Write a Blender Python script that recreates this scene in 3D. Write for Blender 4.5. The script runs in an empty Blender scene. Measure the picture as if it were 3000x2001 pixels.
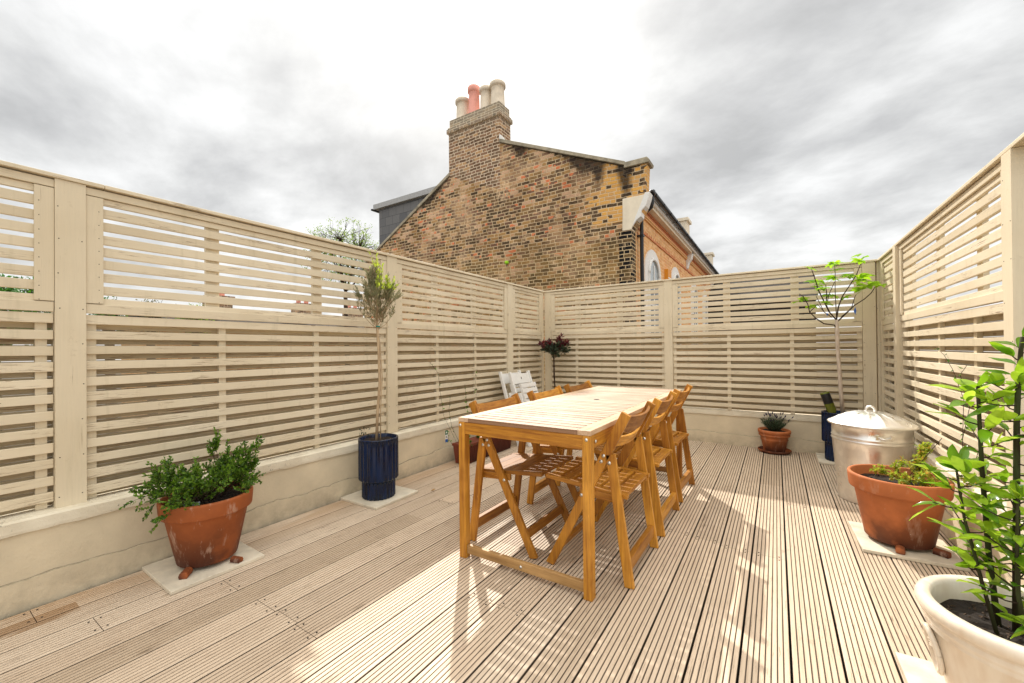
import bpy, math, random
from mathutils import Vector, Matrix
random.seed(11)
R = math.radians
S = bpy.context.scene
COL = S.collection

# ------------------------------------------------------------------ node helper
class NT:
    def __init__(s, name):
        s.m = bpy.data.materials.new(name); s.m.use_nodes = True
        s.t = s.m.node_tree; s.n = s.t.nodes; s.l = s.t.links
        s.b = s.n['Principled BSDF']; s.out = s.n['Material Output']
    def add(s, typ, **kw):
        n = s.n.new(typ)
        for k, v in kw.items(): setattr(n, k, v)
        return n
    def put(s, sock, v):
        if v is None: return
        if hasattr(v, 'is_output'): s.l.new(v, sock)
        else:
            if hasattr(v, '__len__') and len(v) == 3 and sock.type == 'RGBA': v = (*v, 1)
            sock.default_value = v
    def math(s, op, a, b=None, c=None, clamp=False):
        n = s.add('ShaderNodeMath', operation=op, use_clamp=clamp)
        s.put(n.inputs[0], a); s.put(n.inputs[1], b); s.put(n.inputs[2], c)
        return n.outputs[0]
    def mix(s, f, a, b, mode='MIX'):
        n = s.add('ShaderNodeMix', data_type='RGBA', blend_type=mode)
        s.put(n.inputs[0], f); s.put(n.inputs[6], a); s.put(n.inputs[7], b)
        return n.outputs[2]
    def coord(s): return s.add('ShaderNodeTexCoord').outputs['Object']
    def pos(s): return s.add('ShaderNodeNewGeometry').outputs['Position']
    def sep(s, v):
        n = s.add('ShaderNodeSeparateXYZ'); s.l.new(v, n.inputs[0]); return n.outputs
    def comb(s, x=0, y=0, z=0):
        n = s.add('ShaderNodeCombineXYZ')
        for i, v in enumerate((x, y, z)): s.put(n.inputs[i], v)
        return n.outputs[0]
    def scale(s, v, sc):
        n = s.add('ShaderNodeMapping'); s.l.new(v, n.inputs[0]); n.inputs['Scale'].default_value = sc
        return n.outputs[0]
    def noise(s, v, sc=5, detail=3, rough=.55, dist=0):
        n = s.add('ShaderNodeTexNoise'); s.l.new(v, n.inputs['Vector'])
        n.inputs['Scale'].default_value = sc; n.inputs['Detail'].default_value = detail
        n.inputs['Roughness'].default_value = rough; n.inputs['Distortion'].default_value = dist
        return n.outputs['Fac']
    def ramp(s, f, stops, interp='LINEAR'):
        n = s.add('ShaderNodeValToRGB'); r = n.color_ramp; r.interpolation = interp
        while len(r.elements) > 1: r.elements.remove(r.elements[-1])
        r.elements[0].position = stops[0][0]; c = stops[0][1]
        def C(c): return (c, c, c, 1) if not hasattr(c, '__len__') else (*c, 1)
        r.elements[0].color = C(c)
        for p, c in stops[1:]:
            e = r.elements.new(p); e.color = C(c)
        s.put(n.inputs[0], f); return n.outputs[0]
    def step(s, f, a, b): return s.ramp(f, [(a, 0.0), (b, 1.0)])
    def white(s, v, dim='3D'):
        n = s.add('ShaderNodeTexWhiteNoise', noise_dimensions=dim)
        s.put(n.inputs['Vector'] if dim != '1D' else n.inputs['W'], v); return n.outputs['Value']
    def bump(s, h, strength=.3, dist=.002):
        n = s.add('ShaderNodeBump'); n.inputs['Strength'].default_value = strength
        n.inputs['Distance'].default_value = dist; s.put(n.inputs['Height'], h)
        s.l.new(n.outputs[0], s.b.inputs['Normal'])
    def base(s, c, rough=None, metal=None, spec=None):
        s.put(s.b.inputs['Base Color'], c); s.put(s.b.inputs['Roughness'], rough)
        s.put(s.b.inputs['Metallic'], metal); s.put(s.b.inputs['Specular IOR Level'], spec)

def stretch(axis, along, across):
    v = [across]*3; v['XYZ'.index(axis)] = along; return tuple(v)

def m_paint(name, axis, col=(.76, .665, .495), wear=1.0):
    t = NT(name); c = t.coord()
    g = t.noise(t.scale(c, stretch(axis, 6, 160)), 1, 4, .6)
    big = t.noise(c, 2.3, 3)
    mid = t.noise(t.scale(c, stretch(axis, 2, 24)), 1, 3)
    k = t.mix(t.step(big, .3, .75), col, tuple(x*y for x, y in zip(col, (.86, .83, .78))))
    k = t.mix(t.math('MULTIPLY', t.step(g, .35, .8), .35), k, tuple(x*.78 for x in col))
    patch = t.step(t.noise(t.scale(c, stretch(axis, 1.6, 14)), 1.3, 3), .56-.07*wear, .66-.07*wear)
    crack = t.step(t.noise(t.scale(c, stretch(axis, 9, 260)), 1, 4, .65), .575-.02*wear, .62)
    f = t.math('MULTIPLY', patch, crack)
    k = t.mix(t.math('MULTIPLY', f, .8), k, (.19, .10, .045))
    fine = t.step(t.noise(t.scale(c, stretch(axis, 14, 420)), 1, 2, .6), .69, .74)
    k = t.mix(t.math('MULTIPLY', fine, .3), k, (.3, .2, .12))
    w = t.pos()
    drip = t.step(t.noise(t.scale(w, (17, 17, 1.3)), 1, 5, .65), .56, .74)
    k = t.mix(t.math('MULTIPLY', drip, .38), k, (.42, .36, .22))
    grime = t.step(t.noise(w, 11, 6, .78), .60, .70)
    k = t.mix(t.math('MULTIPLY', grime, .28), k, (.36, .27, .16))
    kn = t.add('ShaderNodeTexVoronoi'); t.l.new(t.scale(c, stretch(axis, 2.6, 9)), kn.inputs['Vector']); kn.inputs['Scale'].default_value = 1
    k = t.mix(t.math('MULTIPLY', t.math('LESS_THAN', kn.outputs['Distance'], .055), .6), k, (.22, .13, .065))
    isl = t.add('ShaderNodeNewGeometry').outputs['Random Per Island']
    k = t.mix(1.0, k, t.ramp(isl, [(0, (.90, .885, .86)), (.5, (1, 1, 1)), (1, (1.05, 1.05, 1.06))]), 'MULTIPLY')
    t.base(k, .55, spec=.3)
    h = t.math('SUBTRACT', t.math('ADD', g, t.math('MULTIPLY', mid, .4)), f)
    t.bump(h, .35, .0012); return t.m

def m_wood(name, axis, col=(.56, .255, .026), col2=(.23, .072, .006), edges=False):
    t = NT(name); c = t.coord()
    g = t.noise(t.scale(c, stretch(axis, 3.5, 75)), 1, 4, .6, .6)
    f = t.noise(t.scale(c, stretch(axis, 20, 380)), 1, 2)
    big = t.noise(c, 4, 3)
    k = t.mix(t.step(g, .33, .72), col, col2)
    k = t.mix(t.math('MULTIPLY', t.step(big, .45, .7), .5), k, tuple(min(1, x*1.35+.02) for x in col))
    k = t.mix(t.math('MULTIPLY', t.step(f, .55, .8), .4), k, tuple(x*.6 for x in col2))
    oi = t.add('ShaderNodeObjectInfo').outputs['Random']
    k = t.mix(1.0, k, t.ramp(oi, [(0, (.55, .48, .45)), (.45, (.95, .92, .9)), (1, (1.2, 1.28, 1.4))]), 'MULTIPLY')
    scuff = t.math('MULTIPLY', t.step(t.noise(t.scale(c, stretch(axis, 9, 130)), 1, 5, .75), .64, .70), .5)
    k = t.mix(scuff, k, tuple(min(1, x*1.7+.05) for x in col))
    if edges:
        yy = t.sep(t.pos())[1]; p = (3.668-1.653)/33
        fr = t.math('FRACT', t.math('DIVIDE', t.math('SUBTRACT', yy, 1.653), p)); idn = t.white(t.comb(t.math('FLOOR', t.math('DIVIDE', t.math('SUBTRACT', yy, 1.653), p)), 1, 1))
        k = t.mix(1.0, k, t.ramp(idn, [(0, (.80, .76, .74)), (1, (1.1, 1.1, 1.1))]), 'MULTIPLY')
        gap_shade = t.math('MAXIMUM', t.math('GREATER_THAN', fr, .775), t.math('LESS_THAN', fr, .035))
        k = t.mix(t.math('MULTIPLY', gap_shade, .75), k, (.22, .10, .04))  # dark slat edges paint in the shade of the gaps
    t.base(k, t.ramp(g, [(.3, .38), (.8, .55)]), spec=.4)
    t.bump(t.math('ADD', g, f), .15, .001); return t.m

def m_plain(name, col, rough=.6, metal=0.0, var=.25, sc=12, bump=.15, spec=.4):
    t = NT(name); c = t.coord(); n = t.noise(c, sc, 4)
    k = t.mix(t.step(n, .3, .75), col, tuple(x*(1-var) for x in col))
    t.base(k, rough, metal, spec); t.bump(t.noise(c, sc*8, 3), bump, .002); return t.m

def m_render(name='cream_render', col=(.72, .61, .43)):
    t = NT(name); c = t.coord(); n = t.noise(c, 3, 5); f = t.noise(c, 60, 4, .7)
    k = t.mix(t.step(n, .35, .7), col, tuple(x*.78 for x in col))
    z = t.sep(c)[2]
    dirt = t.math('MULTIPLY', t.ramp(z, [(0.0, 1.0), (.13, .15), (.3, 0.0)]), t.step(t.noise(c, 9, 5, .7), .4, .7))
    k = t.mix(t.math('MULTIPLY', dirt, .6), k, (.2, .17, .12))
    k = t.mix(t.math('MULTIPLY', t.step(f, .66, .75), .3), k, (.25, .2, .14))
    t.base(k, .85, spec=.2); t.bump(t.math('ADD', f, t.noise(c, 14, 3)), .5, .004); return t.m

def m_sill():
    t = NT('weathered_sill_paint'); c = t.coord(); f = t.noise(c, 34, 6, .75); n = t.noise(c, 5, 4)
    k = t.mix(t.step(n, .35, .7), (.78, .71, .56), (.64, .56, .42))
    k = t.mix(t.math('MULTIPLY', t.step(f, .60, .67), t.step(n, .42, .62)), k, (.07, .06, .045))
    t.base(k, .8, spec=.2); t.bump(f, .8, .006); return t.m

def m_terra(name, col=(.34, .092, .024), bloom=.5):
    t = NT(name); c = t.coord(); n = t.noise(c, 7, 5, .6); z = t.sep(c)[2]
    k = t.mix(t.step(n, .35, .7), col, tuple(x*.72 for x in col))
    dark = t.math('MULTIPLY', t.ramp(z, [(.02, 1.0), (.24, 0.0)]), t.step(t.noise(c, 4.3, 4), .38, .52))
    k = t.mix(t.math('MULTIPLY', dark, .9), k, (.06, .018, .01))
    w = t.noise(t.scale(c, (18, 18, 5)), 1, 5, .7)
    k = t.mix(t.math('MULTIPLY', t.step(w, .56, .74), bloom), k, (.55, .38, .28))
    k = t.mix(t.step(t.noise(c, 120, 2), .77, .8), k, (.6, .5, .4))
    t.base(k, .68, spec=.3); t.bump(t.noise(c, 90, 4), .25, .0015); return t.m

def m_leaf(name, cols, trans=.35, rough=.4):
    t = NT(name)
    geo = t.add('ShaderNodeNewGeometry'); r = geo.outputs['Random Per Island']
    k = t.ramp(r, [(i/(max(1, len(cols)-1)), c) for i, c in enumerate(cols)])
    n = t.noise(t.coord(), 40, 2)
    k = t.mix(t.math('MULTIPLY', t.step(n, .4, .7), .3), k, tuple(x*.6 for x in cols[0]))
    t.base(k, rough, spec=.5)
    tr = t.add('ShaderNodeBsdfTranslucent'); t.put(tr.inputs[0], k)
    ms = t.add('ShaderNodeMixShader'); ms.inputs[0].default_value = trans
    t.l.new(t.b.outputs[0], ms.inputs[1]); t.l.new(tr.outputs[0], ms.inputs[2])
    t.l.new(ms.outputs[0], t.out.inputs[0]); return t.m

def m_bark(name, col=(.28, .2, .13), col2=(.12, .08, .05)):
    t = NT(name); c = t.coord(); n = t.noise(t.scale(c, (60, 60, 12)), 1, 4)
    t.base(t.mix(t.step(n, .35, .7), col, col2), .8, spec=.2); t.bump(n, .5, .003); return t.m

def brick_nodes(t, bw, bh, stops, mortar, mw=.075, jitter=.35):
    """Flemish-like bond: stretcher + header in turn; u runs along x+y so one material fits both wall directions"""
    c = t.pos(); x, y, z = t.sep(c)
    wob = t.noise(c, 9, 3)
    u = t.math('DIVIDE', t.math('ADD', t.math('ADD', x, y), t.math('MULTIPLY', wob, .02)), bw*1.5)
    wz = t.noise(t.scale(c, (2.2, 2.2, .5)), 1, 2)
    v = t.math('DIVIDE', t.math('ADD', z, t.math('MULTIPLY', wz, .05)), bh)
    v = t.math('ADD', v, t.math('MULTIPLY', t.noise(c, 16, 2), .16))
    row = t.math('FLOOR', v); fv = t.math('FRACT', v)
    off = t.math('ADD', t.math('MULTIPLY', t.math('FLOORED_MODULO', row, 2), .5),
                 t.math('MULTIPLY', t.white(t.comb(row, 7.1, 3.3)), .28))
    uu = t.math('ADD', u, off); cu = t.math('FLOOR', uu); fu = t.math('FRACT', uu)
    hd = t.math('GREATER_THAN', fu, .6667)
    # local position inside the brick, in brick heights
    wst = bw*1.5*.6667; whd = bw*1.5*.3333
    a = t.math('MULTIPLY', t.math('MINIMUM', fu, t.math('ABSOLUTE', t.math('SUBTRACT', .6667, fu))), bw*1.5)
    b2 = t.math('MULTIPLY', t.math('MINIMUM', t.math('ABSOLUTE', t.math('SUBTRACT', fu, .6667)), t.math('SUBTRACT', 1.0, fu)), bw*1.5)
    n = t.add('ShaderNodeMix', data_type='FLOAT'); t.put(n.inputs[0], hd); t.put(n.inputs[2], a); t.put(n.inputs[3], b2)
    du = n.outputs[0]
    dv = t.math('MULTIPLY', t.math('MINIMUM', fv, t.math('SUBTRACT', 1.0, fv)), bh)
    d = t.math('DIVIDE', t.math('MINIMUM', du, dv), bh)
    rough = t.noise(c, 55, 4, .7)
    d = t.math('ADD', d, t.math('MULTIPLY', t.math('SUBTRACT', rough, .5), jitter*.5))
    mask = t.step(d, mw, mw+.055)
    idv = t.comb(cu, row, hd)
    rnd = t.white(idv)
    area = t.math('MULTIPLY', t.math('SUBTRACT', t.noise(c, .75, 3), .5), 1.1)
    rnd = t.math('PINGPONG', t.math('ADD', rnd, area), 1.0)
    k = t.ramp(rnd, stops, 'CONSTANT')
    fade = t.noise(c, 22, 5, .75)
    k = t.mix(t.math('MULTIPLY', t.step(fade, .35, .72), .38), k, (.56, .36, .18))
    k = t.mix(t.math('MULTIPLY', t.step(t.noise(c, 42, 4, .8), .57, .66), .7), k, (.035, .022, .016))
    return c, x, y, z, mask, k, rnd, t.mix(t.step(t.noise(c, 2.5, 3), .35, .7), mortar, tuple(q*.8 for q in mortar))

def m_gable():
    t = NT('weathered_stock_brick')
    stops = [(0, (.014, .011, .010)), (.09, (.045, .027, .02)), (.22, (.13, .072, .036)), (.36, (.24, .14, .056)), (.50, (.40, .225, .085)),
             (.66, (.52, .30, .16)), (.76, (.15, .075, .055)), (.87, (.72, .19, .08)), (.92, (.64, .40, .26))]
    c, x, y, z, mask, k, rnd, mo = brick_nodes(t, .29, .098, stops, (.72, .54, .335))
    # yellow replacement bricks near the parapet end, sooty quoins, damp lower wall
    yel = t.math('MULTIPLY', t.math('MULTIPLY', t.math('GREATER_THAN', t.math('ADD', x, t.math('ADD', t.math('MULTIPLY', t.noise(c, 2, 3), 1.6), t.math('MULTIPLY', rnd, .5))), -2.95),
                 t.math('GREATER_THAN', z, 4.35)), t.math('GREATER_THAN', rnd, .16))
    k = t.mix(yel, k, t.mix(rnd, (.80, .42, .09), (.58, .32, .12)))
    low = t.math('MULTIPLY', t.ramp(t.math('SUBTRACT', 4.2, z), [(0.0, 0.0), (.5, 1.0)]), .35)
    k = t.mix(low, k, t.mix(t.noise(c, 5, 4), (.10, .065, .026), (.40, .26, .09)))
    mo = t.mix(low, mo, (.66, .50, .25))
    quoin = t.math('MULTIPLY', t.math('GREATER_THAN', x, -3.38), t.math('LESS_THAN', z, 4.08))
    k = t.mix(t.math('MULTIPLY', quoin, t.math('GREATER_THAN', rnd, .25)), k, (.012, .011, .012))
    pink = t.step(t.noise(c, .9, 3), .5, .62)
    k = t.mix(t.math('MULTIPLY', pink, .35), k, (.76, .48, .30))
    full = t.mix(mask, mo, k)
    blot = t.step(t.noise(c, 1.1, 6, .65), .46, .66)
    full = t.mix(t.math('MULTIPLY', blot, .42), full, t.mix(1.0, full, (.36, .30, .25), 'MULTIPLY'))
    # pale smeared pointing
    sm = t.math('MULTIPLY', t.step(t.noise(c, 1.6, 4), .55, .68), t.step(t.noise(c, 13, 3), .42, .6))
    full = t.mix(t.math('MULTIPLY', sm, .55), full, (.84, .60, .37))
    # soot running down from the coping: distance under the coping line
    line = t.math('SUBTRACT', t.math('ADD', 7.5, t.math('MULTIPLY', t.math('ADD', x, 7.05), -.437)), z)
    under = t.ramp(t.math('DIVIDE', line, 1.2), [(0.0, 1.0), (.45, .35), (1.0, 0.0)])
    soot = None
    for xc, hw, dp, top in ((-6.35, .45, .7, 1), (-4.35, .95, .95, 1), (-3.22, .30, 1.5, 1), (-3.95, .35, 1.3, 1), (-9.9, 1.0, .4, 0)):
        ln = line if top else t.math('SUBTRACT', t.math('ADD', 6.9, t.math('MULTIPLY', t.math('ADD', x, 9.12), .547)), z)
        a = t.math('MAXIMUM', t.math('SUBTRACT', 1.0, t.math('DIVIDE', t.math('ABSOLUTE', t.math('SUBTRACT', x, xc)), hw)), 0.0)
        b2 = t.math('MAXIMUM', t.math('SUBTRACT', 1.0, t.math('DIVIDE', t.math('MAXIMUM', ln, 0.0), dp)), 0.0)
        m1 = t.math('MULTIPLY', t.math('POWER', a, .6), b2); soot = m1 if soot is None else t.math('MAXIMUM', soot, m1)
    sn = t.noise(t.scale(c, (7, 7, 3)), 1, 5, .7)
    soot = t.step(t.math('ADD', t.math('MULTIPLY', soot, .9), t.math('MULTIPLY', sn, .5)), .55, .80)
    full = t.mix(t.math('MULTIPLY', soot, .85), full, (.014, .012, .012))
    t.base(full, .9, spec=.15)
    t.bump(t.math('ADD', t.math('MULTIPLY', mask, .9), t.noise(c, 60, 4, .7)), .8, .012); return t.m

def m_chimney_brick():
    t = NT('dark_chimney_brick')
    stops = [(0, (.09, .05, .035)), (.3, (.20, .11, .075)), (.55, (.32, .18, .105)), (.75, (.15, .10, .07)), (.9, (.48, .29, .15))]
    c, x, y, z, mask, k, rnd, mo = brick_nodes(t, .29, .098, stops, (.80, .64, .47))
    top = t.math('MULTIPLY', t.ramp(t.math('SUBTRACT', z, 8.0), [(0.0, 0.0), (.5, 1.0)]), .6)
    k = t.mix(top, k, (.34, .31, .24)); mo = t.mix(top, mo, (.55, .5, .38))
    t.base(t.mix(mask, mo, k), .9, spec=.15); t.bump(t.math('ADD', mask, t.noise(c, 60, 4)), .7, .01); return t.m

def m_facade():
    t = NT('buff_facade_brick')
    stops = [(0, (.72, .38, .15)), (.25, (.82, .46, .19)), (.5, (.76, .36, .14)), (.7, (.88, .54, .26)), (.88, (.64, .25, .10))]
    c, x, y, z, mask, k, rnd, mo = brick_nodes(t, .29, .098, stops, (.85, .60, .36), mw=.05, jitter=.25)
    t.base(t.mix(mask, mo, k), .85, spec=.15); t.bump(mask, .5, .006); return t.m

def m_slate():
    t = NT('grey_slate_cladding'); c = t.pos(); x, y, z = t.sep(c)
    v = t.math('DIVIDE', z, .33); row = t.math('FLOOR', v); fv = t.math('FRACT', v)
    u = t.math('ADD', t.math('DIVIDE', t.math('ADD', x, y), .40), t.math('MULTIPLY', t.math('FLOORED_MODULO', row, 2), .5))
    fu = t.math('FRACT', u); rnd = t.white(t.comb(t.math('FLOOR', u), row, 1))
    k = t.ramp(rnd, [(0, (.085, .085, .09)), (1, (.135, .13, .128))])
    e = t.math('MAXIMUM', t.math('LESS_THAN', fu, .022), t.math('LESS_THAN', fv, .035))
    k = t.mix(e, k, (.012, .012, .014)); t.base(k, .5, spec=.4)
    t.bump(t.math('SUBTRACT', 1.0, e), .6, .006); return t.m

def m_deck():
    t = NT('grooved_softwood_deck'); c = t.coord(); x, y, z = t.sep(c)
    b = t.math('FLOOR', t.math('DIVIDE', t.math('ADD', x, 2.668), .150))
    seg = t.math('FLOOR', t.math('DIVIDE', y, 1.9))
    rnd = t.white(t.comb(b, seg, 2))
    k = t.ramp(rnd, [(0, (.54, .415, .29)), (.3, (.69, .545, .40)), (.6, (.60, .465, .335)), (1, (.73, .595, .45))])
    g = t.noise(t.scale(c, (90, 3, 1)), 1, 5, .65)
    k = t.mix(t.math('MULTIPLY', t.step(g, .38, .72), .45), k, (.33, .22, .135))
    fine = t.noise(t.scale(c, (260, 9, 1)), 1, 4, .7); big = t.noise(t.scale(c, (7, 2.2, 1)), 1, 3)
    k = t.mix(t.math('MULTIPLY', t.math('MULTIPLY', t.step(fine, .57, .65), t.step(big, .42, .58)), .8), k, (.10, .055, .03))
    pale = t.noise(t.scale(c, (30, 1.2, 1)), 1, 4)
    k = t.mix(t.math('MULTIPLY', t.step(pale, .55, .75), .35), k, (.66, .54, .41))
    blot = t.step(t.noise(t.scale(c, (11, 3, 1)), 1, 6, .75), .60, .70)
    k = t.mix(t.math('MULTIPLY', blot, .55), k, (.2, .14, .09))
    # damp, browner boards next to the left-hand wall
    wet = t.math('MULTIPLY', t.ramp(t.math('ADD', x, 2.70), [(.02, 1.0), (.30, 0.0)]), t.step(t.noise(t.scale(c, (5, 1.3, 1)), 1, 4), .38, .55))
    k = t.mix(t.math('MULTIPLY', wet, .6), k, (.38, .20, .065))
    pat = t.math('MULTIPLY', t.math('LESS_THAN', t.math('ABSOLUTE', t.math('ADD', x, 2.53)), .05),
                 t.math('MULTIPLY', t.math('LESS_THAN', y, .47), t.step(t.noise(t.scale(c, (12, 3, 1)), 1, 4), .40, .50)))
    k = t.mix(t.math('MULTIPLY', pat, .65), k, (.26, .12, .03))
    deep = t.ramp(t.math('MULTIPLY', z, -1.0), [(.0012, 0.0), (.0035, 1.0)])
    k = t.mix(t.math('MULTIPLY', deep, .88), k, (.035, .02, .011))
    t.base(k, t.math('ADD', .38, t.math('MULTIPLY', g, .35)), spec=.38); t.bump(t.math('ADD', g, fine), .5, .0018); return t.m

def m_metal(name='galvanised_steel', col=(.72, .71, .68), rough=.22):
    t = NT(name); c = t.coord()
    v = t.add('ShaderNodeTexVoronoi'); t.l.new(t.scale(c, (40, 40, 22)), v.inputs['Vector']); v.inputs['Scale'].default_value = 1
    n = t.noise(t.scale(c, (6, 6, 2)), 1, 4)
    sp = t.sep(v.outputs['Color'])[0]
    k = t.mix(t.math('MULTIPLY', sp, .35), col, tuple(x*.72 for x in col))
    t.base(k, t.math('ADD', t.math('MULTIPLY', sp, .12), t.math('ADD', t.math('MULTIPLY', n, .2), rough-.08)), 1.0)
    t.bump(n, .25, .008); return t.m

def m_glaze(name, col, col2, rough=.12):
    t = NT(name); c = t.coord(); n = t.noise(t.scale(c, (30, 30, 6)), 1, 4)
    t.base(t.mix(t.step(n, .38, .7), col, col2), rough, spec=(.35 if col[2] < .2 else .6)); t.b.inputs['Coat Weight'].default_value = .1
    t.bump(n, .1, .002); return t.m

M = {}
for a in 'XYZ':
    M['paint'+a] = m_paint('cream_paint_grain_'+a.lower(), a, wear=(-.6 if a == 'Z' else .55))
    M['wood'+a] = m_wood('oiled_hardwood_grain_'+a.lower(), a)
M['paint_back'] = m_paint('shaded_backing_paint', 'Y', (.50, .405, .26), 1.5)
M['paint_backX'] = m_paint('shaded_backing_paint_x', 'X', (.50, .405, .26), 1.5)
M['weathered'] = m_wood('sun_bleached_wood', 'X', (.36, .20, .07), (.20, .10, .03))
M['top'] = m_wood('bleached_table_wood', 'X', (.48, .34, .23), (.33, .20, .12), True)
M['topY'] = m_wood('bleached_table_wood_y', 'Y', (.50, .335, .205), (.34, .19, .09))
M['render'] = m_render(); M['sill'] = m_sill(); M['deck'] = m_deck()
M['gable'] = m_gable(); M['chim'] = m_chimney_brick(); M['facade'] = m_facade(); M['slate'] = m_slate()
M['terra'] = m_terra('terracotta', bloom=.8); M['terra2'] = m_terra('bright_terracotta', (.50, .155, .05), .45)
M['blue'] = m_glaze('blue_glaze', (.001, .014, .058), (.001, .004, .014), .2); M['whitepot'] = m_glaze('white_glaze', (.76, .68, .56), (.68, .57, .44), .2)
M['metal'] = m_metal('galvanised_steel', (.93, .92, .89), .26); M['bolt'] = m_metal('bolt_steel', (.75, .73, .68), .3)
M['soil'] = m_plain('soil', (.03, .02, .014), .95, var=.6, sc=60, bump=1.0)
M['chip'] = m_plain('bark_chips', (.10, .06, .035), .9, var=.6, sc=30)
M['crack_edge'] = m_plain('shade_toned_render_edge', (.46, .385, .26), .95, var=.5, sc=25)  # render darkened as painted shade where the skirting bevel catches light
M['crack'] = m_plain('shaded_crack', (.22, .17, .11), .95, var=.6, sc=20)  # crack line along the skirting top, its shadow painted in as dark colour
M['stone'] = m_plain('sandstone_slab', (.72, .64, .50), .85, var=.3, sc=14, bump=.4)
M['coping'] = m_plain('mossy_coping_stone', (.46, .40, .29), .9, var=.6, sc=5, bump=.8)
M['stucco'] = m_plain('pale_stucco', (.84, .74, .58), .8, var=.2, sc=4, bump=.4)
M['black'] = m_plain('black_plastic', (.012, .012, .014), .35, var=.2)
M['dark'] = m_plain('dark_void', (.02, .016, .012), .9)
M['white'] = m_plain('white_paint', (.80, .78, .74), .5, var=.1, sc=20)
M['pane'] = m_plain('window_pane', (.30, .34, .36), .08, var=.2, sc=2, bump=0)
M['grey'] = m_plain('grey_membrane', (.38, .38, .38), .6, var=.2)
M['potbuff'] = m_plain('buff_chimney_clay', (.78, .67, .53), .85, var=.25, sc=5); M['potred'] = m_plain('red_chimney_clay', (.88, .40, .32), .8, var=.2, sc=5)
M['orange'] = m_plain('orange_plastic', (.75, .30, .02), .5, var=.15); M['bluep'] = m_plain('blue_plastic', (.03, .12, .45), .5)
M['redbrick'] = m_plain('red_dentil_brick', (.74, .28, .12), .85, var=.5, sc=14, bump=.5)
M['buff'] = m_plain('buff_moulding_brick', (.84, .48, .20), .85, var=.35, sc=10, bump=.5)
M['green_bottle'] = m_glaze('green_bottle_glass', (.13, .15, .012), (.05, .06, .006), .06)
M['labelgreen'] = m_plain('green_card', (.0, .14, .07), .5); M['labelblue'] = m_plain('blue_card', (.02, .10, .36), .5)
M['roof'] = m_plain('dark_roof_tiles', (.035, .028, .024), .85, var=.6, sc=6, bump=.8)
M['roof2'] = m_plain('grey_roof_tiles', (.22, .21, .21), .85, var=.5, sc=9, bump=.8)
M['limegreen'] = m_plain('lime_tennis_felt', (.35, .70, .03), .9)
M['bark'] = m_bark('grey_bark'); M['bark_dark'] = m_bark('dark_twig', (.06, .035, .022), (.025, .015, .01))
M['bark_pale'] = m_bark('pale_fig_bark', (.62, .52, .42), (.42, .33, .25)); M['stem_green'] = m_bark('green_brown_stem', (.05, .06, .02), (.03, .015, .01))
M['bark_tan'] = m_bark('tan_olive_bark', (.50, .37, .23), (.32, .22, .13))
M['l_bush'] = m_leaf('small_dark_leaves', [(.03, .09, .010), (.11, .23, .015), (.22, .38, .025), (.04, .11, .010)], .35)
M['l_olive'] = m_leaf('grey_olive_leaves', [(.16, .17, .08), (.30, .29, .14), (.22, .22, .12), (.38, .33, .18)], .35)
M['l_olive2'] = m_leaf('fresh_yellow_olive_leaves', [(.45, .58, .05), (.62, .74, .08), (.38, .44, .06)], .5)
M['l_red'] = m_leaf('crimson_leaves', [(.10, .012, .016), (.24, .03, .04), (.05, .012, .014), (.14, .02, .025)], .35)
M['l_dk'] = m_leaf('blackish_green_leaves', [(.012, .022, .010), (.05, .07, .03), (.02, .03, .012)], .2)
M['l_fig'] = m_leaf('lime_fig_leaves', [(.26, .50, .015), (.50, .76, .03), (.14, .36, .015), (.58, .78, .04)], .55)
M['l_bay'] = m_leaf('glossy_bay_leaves', [(.08, .22, .010), (.34, .55, .02), (.58, .76, .07), (.06, .17, .008), (.46, .66, .04), (.14, .32, .01)], .52, .2)
M['l_rose'] = m_leaf('fresh_yellow_green_leaves', [(.30, .50, .03), (.52, .66, .05), (.66, .38, .07), (.22, .40, .03)], .45)
M['l_lav'] = m_leaf('grey_green_needles', [(.04, .09, .05), (.09, .15, .08), (.03, .06, .03)], .2)
M['l_lavf'] = m_leaf('dark_violet_flower_heads', [(.02, .012, .045), (.04, .02, .07)], .1)
M['l_tree'] = m_leaf('spring_tree_leaves', [(.15, .28, .02), (.30, .45, .04), (.42, .50, .06)], .45)
M['l_hedge'] = m_leaf('hedge_leaves', [(.02, .10, .008), (.06, .22, .015), (.10, .30, .02)], .35)
M['l_vine'] = m_leaf('vine_leaves', [(.05, .16, .015), (.16, .34, .03), (.03, .09, .01)], .35)

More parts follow.
